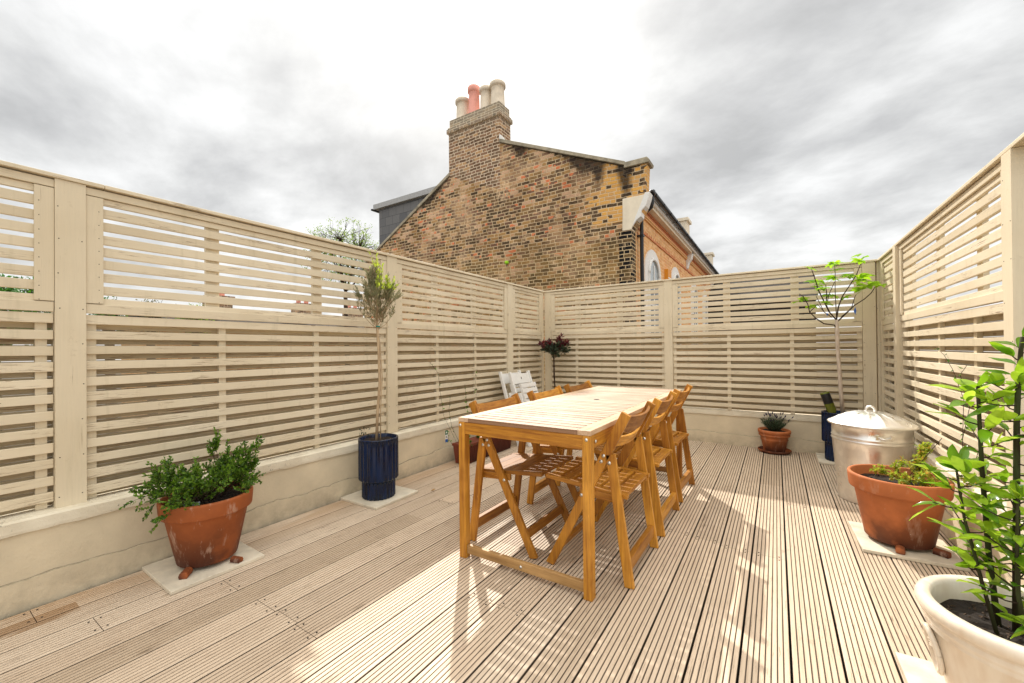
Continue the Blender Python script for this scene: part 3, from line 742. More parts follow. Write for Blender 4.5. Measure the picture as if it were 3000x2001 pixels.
# ------------------------------------------------------------------ folding chairs. local: +x away from table, y across
def chair(name, label, loc, rz, group):
    t = thing(name, label, 'folding chair', loc, rz, group, world=False)
    A0, A1 = Vector((-.400, 0, 0)), Vector((-.004, 0, .785))
    B0, B1 = Vector((.002, 0, 0)), Vector((-.080, 0, .592))
    for s in (-1, 1):
        y = s*.222
        b = MB(); b.bar(A0+Vector((0, y, .0)), A1+Vector((0, y, 0)), .021, .046, up=(1, 0, 0)); trim(b, 0); b.build('back_leg', M['woodZ'], t, bevel=.0025)
        b = MB(); b.bar(B0+Vector((0, y, 0)), B1+Vector((0, y, 0)), .021, .044, up=(1, 0, 0)); trim(b, 0); b.build('rear_leg', M['woodZ'], t, bevel=.0025)
        b = MB(); b.bar((-.245, s*.198, .392), (-.03, s*.198, .378), .022, .036, up=(0, 0, 1)); b.build('seat_rail', M['woodX'], t, bevel=.004)
        for p in ((-.112, .583), (-.124, .555), (-.224, .380)): bolt((p[0]+.0, y+s*.0108, p[1]), '+y' if s > 0 else '-y', t, .0085)
        bolt((-.085, y+s*.0108, .553), '+y' if s > 0 else '-y', t, .0085)
    # seat: side boards with slats between
    b = MB(); xa, xb, za, zb = -.435, -.012, .440, .404
    sl = (zb-za)/(xb-xa)
    Z = lambda x: za+(x-xa)*sl
    for s in (-1, 1):
        b.bar((xa, s*.186, Z(xa)-.008), (xb, s*.186, Z(xb)-.008), .030, .020, up=(0, 0, 1), mi=1)
    n = 6; w = (xb-xa-.004)/n
    for i in range(n):
        x = xa+.002+i*w
        b.bar((x+w/2, -.1705, Z(x+w/2)-.0085), (x+w/2, .1705, Z(x+w/2)-.0085), w-.011, .017, up=(0, 0, 1), mi=0)
    b.build('seat', [M['woodY'], M['woodX']], t, bevel=.002)
    # curved back slats
    d = (A1-A0).normalized(); nrm = Vector((d.z, 0, -d.x))
    for z0, z1 in ((.695, .772), (.625, .672)):
        b = MB(); N = 12; base = 0
        for i in range(N+1):
            yy = -.213+.426*i/N; bow = .030*(1-(yy/.213)**2)
            for z, th in ((z0, -.006), (z0, .006), (z1, .006), (z1, -.006)):
                c = A0+d*(z/d.z)+nrm*(bow+th-.002); b.v.append((c.x, yy, c.z))
        for i in range(N):
            for j in range(4):
                a = i*4+j; a2 = i*4+(j+1) % 4; b.face((a, a+4, a2+4, a2), 0, False)
        b.face((0, 1, 2, 3)); b.face((N*4+3, N*4+2, N*4+1, N*4))
        b.build('back_slat', M['woodY'], t, bevel=.0015)
    MB().box(-.024+.0, .004, -.211, .211, .066, .122).build('rear_stretcher', M['woodY'], t, bevel=.003)
    b = MB(); b.bar((-.345, -.211, .105), (-.345, .211, .105), .022, .045, up=(.447, 0, .894)); b.build('front_stretcher', M['woodY'], t, bevel=.003)
    return t
def trim(b, z):
    b.v = [(p[0], p[1], max(p[2], z)) for p in b.v]
chr_ = 'folding chairs around the garden table'
c0 = chair('folding_chair', 'nearest of the three wooden folding chairs on the right side of the table', (-.569, 2.066, 0), 0, chr_)
for lab, loc, rz in (('middle one of the three wooden folding chairs on the right side of the table', (-.571, 2.668, 0), R(.6)),
                     ('farthest wooden folding chair on the right side of the table', (-.576, 3.275, 0), R(-1)),
                     ('nearest wooden folding chair on the left side of the table, beside its front leg', (-1.461, 2.060, 0), math.pi),
                     ('middle wooden folding chair on the left side, in front of the white chairs', (-1.462, 2.700, 0), math.pi+R(1)),
                     ('farthest wooden folding chair on the left side of the table, nearest the corner post', (-1.462, 3.300, 0), math.pi)):
    c = copy_tree(c0); c.location = loc; c.rotation_euler = (0, 0, rz); c['label'] = lab

# ------------------------------------------------------------------ folded white chairs leaning on the left fence
def white_chair(label, y0, x0, lean, grp):
    t = thing('folded_white_chair', label, 'folding chair', (x0, y0, 0), 0, grp, world=False)
    th = math.radians(lean)
    def P(u, v, w): # u along the width (y), v up the chair, w thickness towards the room
        return Vector((-math.sin(th)*v+math.cos(th)*w, u, math.cos(th)*v+math.sin(th)*w))
    def bar(nm, u0, v0, u1, v1, w0, wd, tk, up=(1, 0, .2)):
        b = MB(); b.bar(P(u0, v0, w0), P(u1, v1, w0), wd, tk, up=P(0, 0, 1)-P(0, 0, 0)); b.build(nm, M['white'], t, bevel=.004)
    for s in (-1, 1):
        bar('leg', s*.205, .0, s*.205, .86, 0, .030, .034); bar('leg', s*.175, .03, s*.175, .60, .040, .026, .030)
        bar('seat_rail', s*.150, .30, s*.150, .70, .065, .024, .026)
    bar('back_slat', -.19, .78, .19, .78, -.002, .012, .012); 
    b = MB()
    def slab(b, v0, v1, w, tk, hw):
        q = [P(-hw, v0, w), P(hw, v0, w), P(hw, v1, w), P(-hw, v1, w)]; q2 = [P(-hw, v0, w+tk), P(hw, v0, w+tk), P(hw, v1, w+tk), P(-hw, v1, w+tk)]
        base = len(b.v); b.v += [tuple(a) for a in q+q2]
        for f in ((0,3,2,1),(4,5,6,7),(0,1,5,4),(1,2,6,5),(2,3,7,6),(3,0,4,7)): b.face([base+i for i in f])
    slab(b, .715, .835, -.01, .016, .19); b.build('backrest', M['white'], t, bevel=.004)
    b = MB()
    for i in range(6): slab(b, .34+i*.062, .34+i*.062+.048, .070, .014, .165)
    b.build('seat', M['white'], t, bevel=.003)
    b = MB(); slab(b, .768, .792, .0062, .0015, .006); b.build('handle_hole', M['dark'], t)
    return t
wg = 'white folding chairs stacked against the fence'
white_chair('rear white folded chair, resting directly against the left fence slats', 4.09, -2.42, 17, wg)
white_chair('front white folded chair, leaning on the other white chair', 4.13, -2.30, 18, wg)

# ------------------------------------------------------------------ paving slabs
def slab(label, x0, x1, y0, y1, rot=0):
    b = MB(); b.box(-(x1-x0)/2, (x1-x0)/2, -(y1-y0)/2, (y1-y0)/2, .0, .016)
    o = b.build('paving_slab', M['stone'], bevel=.002); o.location = ((x0+x1)/2, (y0+y1)/2, .0008); o.rotation_euler = (0, 0, R(rot))
    return tag(o, label, 'paving slab', 'pale square slabs under the pots')
slab('pale square slab under the terracotta pot at the left wall', -2.665, -2.272, .712, 1.108, -1)
slab('pale square slab under the blue pot at the left wall', -2.680, -2.290, 1.828, 2.225, 1)
slab('pale slab in the far right corner under the dark blue pot', .322, .722, 4.713, 5.113)
slab('pale slab under the bright terracotta pot in front of the bin', .366, .760, 2.815, 3.225, 2)
slab('pale slab in the bottom right corner under the cream glazed pot', .341, .741, 1.530, 1.930, 1)

def clods(b, c, r, n, mi=0, s=.006, z=0):
    for i in range(n):
        a = random.uniform(0, 2*math.pi); q = r*math.sqrt(random.random()); x, y = c[0]+q*math.cos(a), c[1]+q*math.sin(a)
        d = rv(); d.z *= .3; b.bar((x, y, c[2]+z), Vector((x, y, c[2]+z))+d*random.uniform(s, s*3), s*.7, s*.5, up=rv(), mi=mi)
def soil(root, c, r, n=60):
    b = MB(); seg = 28; base = 0
    b.v.append((c[0], c[1], c[2]+.006))
    for j, q in enumerate((.35, .7, 1.0)):
        for k in range(seg):
            a = 2*math.pi*k/seg; b.v.append((c[0]+r*q*math.cos(a), c[1]+r*q*math.sin(a), c[2]+random.uniform(-.005, .006)))
    for k in range(seg): b.face((0, 1+k, 1+(k+1) % seg))
    for j in range(2):
        for k in range(seg):
            a = 1+j*seg+k; a2 = 1+j*seg+(k+1) % seg; b.face((a, a+seg, a2+seg, a2))
    clods(b, c, r*.92, n, 1, .005, .004)
    return b.build('soil', [M['soil'], M['chip']], root)
def pot_rim(b, c, z0, rb, rt, rr_, h, band, seg=48, lip=.012):
    """tapered flower pot with a thick collar"""
    zb = h-band
    b.lathe([(rb*.6, .0), (rb-.004, .0), (rb, .005), (rt, zb-.002), (rt+.001, zb), (rr_*.965, zb+.001), (rr_*.975, zb+.008), (rr_, h-.012), (rr_-.001, h-.003), (rr_-.006, h),
             (rr_-lip-.002, h), (rr_-lip-.006, h-.005), (rr_-lip-.008, zb), (rt-.016, zb-.02), (rt-.02, zb-.05)], (c[0], c[1], z0), seg)
    return b

# twiggy growth ------------------------------------------------------
def grow(b, leafs, p, d, L, r, depth, spread=.6, up=.25, seg=5, wob=.25, kids=(2, 4), mi=0, shrink=.68, leafy=None, minr=.0008):
    """recursive branch; calls leafy(p, d, depth) along thin shoots"""
    pts = [Vector(p)]; d = Vector(d).normalized()
    n = 4 if depth else 5
    for i in range(n):
        d = (d+rv()*wob*.5+Vector((0, 0, up*.25))).normalized(); pts.append(pts[-1]+d*L/n)
    rad = [max(minr, r*(1-.5*i/n)) for i in range(n+1)]
    b.tube(pts, rad, seg if depth else 3, mi, cap=False)
    if leafy: leafy(leafs, pts, d, depth)
    if depth > 0:
        for k in range(random.randint(*kids)):
            i = random.randint(max(1, n-3), n); dd = (d+rv()*spread+Vector((0, 0, up))).normalized()
            grow(b, leafs, pts[i], dd, L*random.uniform(shrink-.12, shrink+.12), rad[i]*.75, depth-1, spread, up, seg, wob, kids, mi, shrink, leafy, minr)

# ------------------------------------------------------------------ left terracotta pot with shrub
c = (-2.472, .925)
t = thing('potted_shrub', 'twiggy small leaved evergreen shrub in a large stained terracotta pot', 'potted plant', (c[0], c[1], .03))
b = MB(); pot_rim(b, c, .034, .128, .176, .200, .322, .078); b.build('pot', M['terra'], t)
soil(t, (c[0], c[1], .325), .178, 50)
bt, bl = MB(), MB()
def lf_bush(lb, pts, d, depth):
    if depth > 1: return
    for i in range(1, len(pts)):
        for k in range(3 if depth == 0 else 1):
            q = pts[i-1].lerp(pts[i], random.random())
            lb.leaf(q, (d+rv()*.8).normalized(), rv(), random.uniform(.012, .020), random.uniform(.008, .011))
for k in range(26):
    a = random.uniform(0, 2*math.pi); o_ = random.uniform(.6, 1.5)
    grow(bt, bl, (c[0]+.05*math.cos(a), c[1]+.06*math.sin(a), .33), (math.cos(a)*o_*.7, math.sin(a)*o_, .85), .105, .0035, 3, .8, .10, 4, .35, (2, 3), leafy=lf_bush, shrink=.76)
for dx, dy, dz in ((.05, .35, .9), (.1, -.9, .55), (.1, 1, .25), (.15, 1, .5), (.35, 1, .35), (.2, 1, .7), (.3, .5, 1.2), (0, -.8, .5), (.1, .6, .8)):
    grow(bt, bl, (c[0], c[1], .335), (dx, dy, dz), .145, .0035, 3, .42, .14, 4, .25, (2, 3), leafy=lf_bush, shrink=.72)
bt.build('stems', M['bark_dark'], t); bl.build('foliage', M['l_bush'], t)
b = MB(); b.prism([(0, 0), (.012, .030), (.075, .034), (.070, .004), (.03, -.012)], 'y', 0, .0012)
b.v = [(c[0]+.075+(v[0]*.55), c[1]-.145+v[0]*.95+v[1]*0, .322+v[2]*1.0+.004) for v in b.v]
o = b.build('plant_label', m_plain('printed_plant_card', (.45, .52, .50), .35, var=.85, sc=70), t)
def foot(label, x, y, rz, z=.017, s=1, m='terra2'):
    b = MB(); pr = [(-.014, 0), (.014, 0), (.017, .012), (.013, .022), (.005, .027), (-.005, .027), (-.013, .022), (-.017, .012)]
    b.prism([(p*s, q*s) for p, q in pr], 'x', -.026*s, .026*s)
    o = b.build('pot_foot', M[m], bevel=.003); o.location = (x, y, z); o.rotation_euler = (0, 0, rz); return tag(o, label, 'pot foot', 'terracotta pot feet')
foot('orange pot foot at the front corner of the shrub pot on the left', c[0]+.098, c[1]-.128, R(-40), s=1.15, m='terra')
foot('pot foot sticking out on the right of the shrub pot', c[0]+.158, c[1]+.065, R(20), m='terra')

# ------------------------------------------------------------------ blue fluted pots
def blue_pot(root, c, R1, R0, h, step):
    N = 26
    def fl(r, z, a): return r+(-.0065*(abs(math.sin(a*N/2))**.8) if z < h-.006 and r > R0*.8 else 0)
    b = MB(); rings = [(R0*.5, 0), (R0-.006, 0), (R0, .006)]
    rings += [(R0, .006+(step-.006)*i/4) for i in range(1, 5)]
    rings += [(R0+.004, step), (R1-.006, step+.003), (R1, step+.012)]+[(R1, step+.012+(h-step-.02)*i/6) for i in range(1, 7)]
    rings += [(R1, h-.006), (R1-.002, h), (R1-.010, h+.001), (R1-.013, h-.004), (R1-.014, h-.05)]
    b.lathe(rings, (c[0], c[1], .017), N*6, flute=fl)
    return b.build('pot', M['blue'], root)
c = (-2.465, 2.0)
t = thing('potted_olive_tree', 'slender lollipop olive tree in a ribbed navy blue pot by the left fence', 'potted tree', (c[0], c[1], .017))
blue_pot(t, c, .141, .118, .430, .128)
soil(t, (c[0], c[1], .420), .126, 70)
b = MB()
b.tube([(c[0]-.01, c[1]-.01, .40), (c[0]-.004, c[1]-.004, .62), (c[0]+.012, c[1]+.006, .85), (c[0]+.006, c[1]+.002, 1.10), (c[0]-.004, c[1]-.004, 1.30), (c[0], c[1], 1.46)], [.0115, .010, .0095, .009, .009, .006], 8)
b.tube([(c[0]+.012, c[1]+.008, .40), (c[0]+.012, c[1]+.010, .65), (c[0]+.024, c[1]+.018, .88), (c[0]+.016, c[1]+.010, 1.10), (c[0]+.006, c[1], 1.24)], [.0042, .0042, .004, .0036, .003], 6)
b.build('trunk', M['bark_tan'], t)
bt, bl, bl2 = MB(), MB(), MB()
def lf_olive(lb, pts, d, depth):
    if depth > 1: return
    for i in range(1, len(pts)):
        for k in range(3):
            q = pts[i-1].lerp(pts[i], random.random()); h = q.z
            if h < 1.46 and random.random() < .75: continue
            fresh = (h > 1.52 and (q.x-c[0])*.84+(q.y-c[1])*.54 > .0 and random.random() < .55) or (h > 1.68 and random.random() < .6)
            tgt = bl2 if fresh else lb
            tgt.leaf(q, (d+rv()*.55).normalized(), rv(), random.uniform(.022, .038), random.uniform(.005, .008) if not fresh else .010)
for k in range(32):
    a = random.uniform(0, 2*math.pi); z = random.uniform(1.22, 1.46)
    grow(bt, bl, (c[0], c[1], z), (math.cos(a)*random.uniform(.3, 1.0), math.sin(a)*random.uniform(.3, 1.0), random.uniform(.2, .95)), .120, .0028, 2, .55, .35, 4, .3, (2, 4), leafy=lf_olive, shrink=.75)
for k in range(3): grow(bt, bl, (c[0], c[1], 1.45), (random.uniform(-.15, .15), random.uniform(-.2, .2), 1), .15, .003, 2, .35, .5, 4, .2, (2, 3), leafy=lf_olive, shrink=.8)
bt.build('branches', M['bark_tan'], t); bl.build('foliage', M['l_olive'], t); bl2.build('fresh_foliage', M['l_olive2'], t)
b = MB(); b.lathe([(.015, 0), (.017, .004), (.015, .010)], (c[0]+.004, c[1], 1.255), 10); b.build('tie', m_plain('teal_tie', (.02, .25, .2), .6), t)
b = MB()
for k in range(26):
    a = random.uniform(-.03, .035); b.leaf((c[0]-.085+a*.5, c[1]-.065+a, .46+random.uniform(-.02, .05)), rv()+Vector((0, 0, 1)), rv(), .022, .009)
b.build('seedling', M['l_dk'], t)

c = (.480, 4.868)
t = thing('potted_fig_tree', 'young fig tree with lime green leaves in a tall dark blue pot', 'potted tree', (c[0], c[1], .017))
blue_pot(t, c, .125, .102, .452, .17)
soil(t, (c[0], c[1], .440), .108, 50)
FIG = [[(0.517, 4.86, 0.44), (0.504, 4.86, 0.647), (0.495, 4.86, 0.866), (0.485, 4.86, 1.048), (0.482, 4.86, 1.231), (0.478, 4.86, 1.329)], [(0.478, 4.86, 1.329), (0.426, 4.856, 1.405), (0.402, 4.852, 1.48), (0.407, 4.847, 1.578), (0.401, 4.843, 1.664)], [(0.477, 4.86, 1.244), (0.462, 4.85, 1.281), (0.384, 4.84, 1.296), (0.324, 4.83, 1.347), (0.274, 4.821, 1.411), (0.26, 4.811, 1.486), (0.224, 4.801, 1.563), (0.194, 4.791, 1.589)], [(0.478, 4.86, 1.329), (0.494, 4.86, 1.45), (0.524, 4.86, 1.546), (0.582, 4.861, 1.65), (0.629, 4.861, 1.741), (0.662, 4.861, 1.845)], [(0.483, 4.86, 1.311), (0.541, 4.862, 1.375), (0.608, 4.863, 1.455), (0.682, 4.865, 1.51), (0.728, 4.866, 1.56), (0.755, 4.868, 1.611)], [(0.426, 4.86, 1.406), (0.385, 4.82, 1.503), (0.344, 4.78, 1.6), (0.308, 4.74, 1.733), (0.287, 4.7, 1.796)], [(0.479, 4.86, 1.341), (0.471, 4.816, 1.472), (0.463, 4.772, 1.589), (0.461, 4.728, 1.751), (0.453, 4.684, 1.816)], [(0.445, 4.86, 1.355), (0.389, 4.884, 1.409), (0.352, 4.907, 1.514), (0.334, 4.931, 1.568)], [(0.512, 4.86, 1.352), (0.582, 4.809, 1.429), (0.605, 4.758, 1.54)], [(0.407, 4.86, 1.481), (0.423, 4.805, 1.572), (0.457, 4.75, 1.671)], [(0.277, 4.86, 1.414), (0.342, 4.919, 1.49), (0.396, 4.979, 1.416)]]
FIGL = [(0.264, 4.828, 1.838), (0.476, 4.919, 1.878), (0.447, 4.829, 1.841), (0.668, 4.87, 1.881), (0.643, 4.748, 1.845), (0.469, 4.869, 1.722), (0.355, 4.927, 1.717), (0.329, 4.841, 1.695), (0.605, 4.895, 1.736), (0.566, 4.878, 1.726), (0.69, 4.726, 1.622), (0.805, 4.9, 1.634), (0.763, 4.858, 1.644), (0.645, 4.785, 1.587), (0.368, 4.718, 1.615), (0.365, 4.926, 1.653), (0.415, 4.828, 1.551), (0.45, 4.89, 1.567), (0.55, 4.93, 1.545), (0.207, 4.889, 1.541), (0.282, 4.94, 1.477), (0.398, 4.809, 1.489), (0.464, 4.91, 1.803), (0.642, 4.821, 1.71)]
b = MB(); b.tube(FIG[0], [.017, .016, .0155, .0155, .018, .013], 9); b.build('trunk', M['bark_pale'], t)
b = MB()
for i, p in enumerate(FIG[1:]):
    n = len(p); b.tube(p, [.0065*(1-.6*k/n)*(1 if i < 5 else .65) for k in range(n)], 6)
b.build('branches', M['bark_dark'], t)
b = MB()
def figleaf(b, p, s):
    tilt = (Vector((0, 0, 1))+rv()*.45).normalized(); az = random.uniform(0, 6.28)
    for k, (a, l) in enumerate(((0, 1), (.75, .85), (-.75, .85), (1.6, .5), (-1.6, .5))):
        d = Vector((math.cos(az+a), math.sin(az+a), 0)); d = (d-tilt*d.dot(tilt)).normalized()
        b.bigleaf(p, d, tilt, s*l, s*.42, 0, random.uniform(.1, .35), 4, .3)
tips = [Vector(p[-1]) for p in FIG[1:]]
for i, p in enumerate(FIGL):
    p = Vector(p); s = random.uniform(.075, .115)
    if p.z > 1.7 or p.x > .7: s *= 1.1
    figleaf(b, p, s)
    if i % 2: figleaf(b, p+rv()*.04, s*.75)
    q = min(tips+[Vector(v) for pp in FIG[1:] for v in pp], key=lambda v: (v-p).length)
    b.tube([q, (q+p)/2+Vector((0, 0, -.005)), p], .0014, 4)
b.build('foliage', M['l_fig'], t)
b = MB(); b.leaf((.607, 4.80, 1.44), (0, 0, -1), (0, 1, 0), .075, .02, 0); b.leaf((.41, 4.85, 1.40), (0, .1, -1), (0, 1, 0), .035, .014, 0); b.build('plant_label', M['bluep'], t)
# bottle pushed neck-down into the blue pot
t = thing('wine_bottle', 'upturned green wine bottle stuck in the dark blue fig pot', 'bottle', (.462, 4.80, .44))
b = MB(); pr = [(.0001, .008), (.020, .004), (.034, .0), (.0375, .006), (.0375, .165), (.034, .185), (.020, .215), (.0145, .235), (.0140, .30)]
b.lathe(pr, (0, 0, 0), 28)
ax = Vector((.30, .02, -.95)).normalized(); sx = ax.cross(Vector((0, 1, 0))).normalized(); sy = ax.cross(sx)
o0 = Vector((.375, 4.79, .655))
def bt_(v): q = o0+sx*v[0]+sy*v[1]+ax*v[2]; return tuple(q)
b.v = [bt_(v) for v in b.v]; bo = sub(b.build('glass', M['green_bottle'], t))
b = MB(); b.lathe([(.0378, .012), (.0380, .013), (.0380, .105), (.0378, .106)], (0, 0, 0), 28); b.v = [bt_(v) for v in b.v]; b.build('label', M['black'], bo)
b = MB()
for k in range(2): b.lathe([(.0001, .001), (.008, .001), (.009, 0)], (0, 0, 0), 8)
b.v = [tuple(Vector((v[0]+.400, v[1]+4.752, v[2]*.6+.585))) for v in b.v]
b = MB(); pts = []
for k in range(9):
    a = 3.6+k*.07; pts.append(bt_((.0384*math.cos(a), .0384*math.sin(a), .082+.006*math.sin(k*1.7))))
b.tube(pts, .0045, 5); b.build('red_motif', m_plain('red_ink', (.65, .02, .02), .5), bo)

# ------------------------------------------------------------------ lavender
c = (-.025, 5.010)
t = thing('potted_lavender', 'small lavender with purple heads in a ribbed terracotta pot', 'potted plant', (c[0], c[1], 0))
b = MB(); b.lathe([(.06, .001), (.128, .002), (.142, .010), (.149, .028), (.145, .030), (.138, .016), (.06, .010)], (c[0], c[1], .001), 40); b.build('saucer', M['terra2'], t)
b = MB(); b.lathe([(.05, .012), (.092, .012), (.096, .02), (.118, .125), (.123, .130), (.1195, .136), (.126, .168), (.139, .172), (.139, .184), (.131, .188), (.134, .196), (.145, .200), (.146, .226), (.140, .232), (.128, .230), (.122, .18)], (c[0], c[1], .001), 44)
b.build('pot', M['terra2'], t)
soil(t, (c[0], c[1], .212), .120, 20)
b, b2, b3 = MB(), MB(), MB()
for k in range(210):
    a = random.uniform(0, 6.28); r = random.random()**.6; d = Vector((math.cos(a)*r*.9, math.sin(a)*r*.9, 1)).normalized(); L = random.uniform(.10, .155)
    p0 = Vector((c[0]+math.cos(a)*r*.035, c[1]+math.sin(a)*r*.035, .212)); p1 = p0+d*L
    b3.tube([p0, p1], .0009, 3, cap=False)
    for q in range(8):
        s = p0.lerp(p1, random.uniform(.2, 1)); b.leaf(s, (d+rv()*.7).normalized(), rv(), .022, .0035)
    if k < 26:
        p2 = p1+d*.035; b3.tube([p1, p2], .0009, 3, cap=False); b2.tube([p2, p2+d*.012, p2+d*.026], [.003, .006, .002], 6)
n0 = len(b3.v); b3.v += b2.v; b3.f += [tuple(i+n0 for i in f) for f in b2.f]; b3.mi += [1]*len(b2.f); b3.sm += b2.sm
b3.build('flower_stems', [M['stem_green'], M['l_lavf']], t); b.build('foliage', M['l_lav'], t)

# ------------------------------------------------------------------ metal bin
c = (.556, 3.800)
t = thing('metal_bin', 'large galvanised steel bin with domed fluted lid', 'bin', (c[0], c[1], 0))
b = MB(); pr = [(.02, .004), (.183, .004), (.187, .0), (.190, .004), (.187, .010)]
pr += [(.187+.030*q, .012+.40*q) for q in [i/8 for i in range(1, 9)]]
pr += [(.220, .418), (.2245, .424), (.220, .430), (.2185, .440), (.2230, .446), (.2185, .452), (.219, .520), (.225, .527), (.219, .533)]
b.lathe(pr, (c[0], c[1], .001), 72); body = sub(b.build('body', M['metal'], t))
b = MB()
def lidf(r, z, a): return r
b = MB(); prof = [(.222, -.014), (.240, -.016), (.2445, -.010), (.242, -.003), (.228, .004), (.19, .026), (.14, .050), (.09, .068), (.045, .078), (.0001, .080)]
seg = 96; n0 = len(b.v)
for r, z in prof:
    for k in range(seg):
        a = 2*math.pi*k/seg; rib = .007*max(0, math.cos(a*14))**2*(1 if .05 < r < .225 else 0)*math.sin(math.pi*min(1, max(0, (r-.04)/.19)))
        b.v.append((c[0]+r*math.cos(a), c[1]+r*math.sin(a), .545+z+rib))
for i in range(len(prof)-1):
    for k in range(seg):
        k2 = (k+1) % seg; b.face((i*seg+k, i*seg+k2, (i+1)*seg+k2, (i+1)*seg+k), 0, True)
lid = sub(b.build('lid', M['metal'], t))
b = MB(); pts = [(c[0]+.026*math.cos(math.pi*k/8), c[1], .622+.036*math.sin(math.pi*k/8)) for k in range(9)]
b.tube(pts, .008, 8); b.build('handle', M['metal'], lid)
b = MB(); az = R(-80); 
pts = []
for k in range(9):
    a = az-.16+.32*k/8; rr_ = .222+.020*math.sin(math.pi*k/8); pts.append((c[0]+rr_*math.cos(a), c[1]+rr_*math.sin(a), .478-.010*math.sin(math.pi*k/8)))
b.tube(pts, .0045, 6)
b.box(pts[0][0]-.012, pts[0][0]+.006, pts[0][1]-.004, pts[0][1]+.006, .462, .492); b.box(pts[-1][0]-.006, pts[-1][0]+.012, pts[-1][1]-.004, pts[-1][1]+.006, .462, .492)
b.build('handle', M['metal'], body)

# ------------------------------------------------------------------ right terracotta pot with young rose
c = (.550, 3.020)
t = thing('potted_rose', 'young yellow green rose shoots in a big clean orange terracotta pot', 'potted plant', (c[0], c[1], .03))
b = MB(); pot_rim(b, c, .034, .142, .186, .214, .345, .080); b.build('pot', M['terra2'], t)
soil(t, (c[0], c[1], .325), .192, 120)
bt, bl = MB(), MB()
def lf_rose(lb, pts, d, depth):
    if depth > 1: return
    for i in range(1, len(pts)):
        for k in range(3):
            q = pts[i-1].lerp(pts[i], random.random()); lb.leaf(q, (d*.4+rv()).normalized(), (rv()*.5+Vector((0, 0, 1))), random.uniform(.014, .026), random.uniform(.009, .014))
for k in range(9):
    a = random.uniform(0, 6.28); grow(bt, bl, (c[0]+.04+.03*math.cos(a), c[1]+.02+.03*math.sin(a), .35), (math.cos(a), math.sin(a), .35), .075, .002, 2, .7, .12, 4, .3, (2, 3), leafy=lf_rose)
for k in range(3): grow(bt, bl, (c[0]+.09, c[1]+.06, .35), (.2+random.uniform(-.3, .3), random.uniform(-.3, .3), 1), .10, .0024, 2, .45, .3, 4, .2, (2, 3), leafy=lf_rose)
grow(bt, bl, (c[0]+.08, c[1]-.02, .36), (1, -.2, .35), .15, .0022, 2, .4, .05, 4, .2, (2, 3), leafy=lf_rose)
bt.tube([(c[0]+.02, c[1]-.03, .35), (c[0]+.10, c[1]+.0, .47), (c[0]+.17, c[1]-.02, .60)], .0018, 4)
bt.build('stems', M['bark_dark'], t); bl.build('foliage', M['l_rose'], t)
foot('orange pot foot at the front of the clean terracotta pot on the right', c[0]-.022, c[1]-.160, R(80), s=1.15)
foot('darker pot foot on the right of the clean terracotta pot', c[0]+.145, c[1]-.098, R(-35), s=1.15, m='terra')

# ------------------------------------------------------------------ cream pot with bay
c = (.552, 1.672)
t = thing('potted_bay_tree', 'tall bay shrub with glossy green leaves in a cream glazed pot', 'potted tree', (c[0], c[1], .017))
b = MB()
b.lathe([(.08, 0), (.122, 0), (.128, .006), (.150, .09), (.172, .19), (.184, .252), (.190, .258), (.188, .264), (.192, .272), (.196, .280), (.193, .287), (.196, .296), (.203, .300), (.2095, .312), (.211, .322), (.207, .334), (.196, .340),
         (.180, .338), (.172, .328), (.170, .24)], (c[0], c[1], .017), 72)
po = sub(b.build('pot', M['whitepot'], t))
b = MB(); az = R(184); pts = []
for k in range(21):
    a = 2*math.pi*k/20; aa = az+.17*math.cos(a); zz = .205+.062*math.sin(a); r = .128+(.184-.128)*(zz-.02)/.25+.010; pts.append((c[0]+r*math.cos(aa), c[1]+r*math.sin(aa), zz))
b.tube(pts, .0075, 8, cap=False); b.build('oval_ornament', M['whitepot'], po)
b = MB()
for k in range(12):
    aa = az+random.uniform(-.09, .09); zz = .215+random.uniform(-.012, .035); r = .128+.056*(zz-.02)/.25+.004
    b.lathe([(.0001, .009), (.006, .007), (.010, 0)], (c[0]+r*math.cos(aa), c[1]+r*math.sin(aa), zz), 8)
b.build('relief_flowers', M['whitepot'], po)
soil(t, (c[0], c[1], .290), .174, 190)
bs, bl, btw = MB(), MB(), MB()
def P3(l): return [Vector(q) for q in l]
stems = [(P3([(.548, 1.70, .29), (.550, 1.70, .50), (.553, 1.70, .72), (.558, 1.71, .87), (.566, 1.72, .99), (.574, 1.73, 1.06), (.578, 1.73, 1.105)]), .0085),
         (P3([(.520, 1.72, .29), (.508, 1.73, .47), (.500, 1.73, .64), (.496, 1.73, .74), (.490, 1.72, .87), (.488, 1.72, .965)]), .0075),
         (P3([(.500, 1.66, .29), (.478, 1.68, .42), (.466, 1.69, .50), (.452, 1.70, .58), (.443, 1.70, .66), (.438, 1.71, .735)]), .005),
         (P3([(.545, 1.62, .29), (.530, 1.63, .42), (.528, 1.63, .52), (.530, 1.63, .60), (.528, 1.62, .68)]), .0055),
         (P3([(.620, 1.68, .29), (.630, 1.69, .50), (.640, 1.70, .75), (.645, 1.70, .98)]), .007),
         (P3([(.590, 1.58, .29), (.610, 1.56, .42), (.620, 1.55, .58)]), .005)]
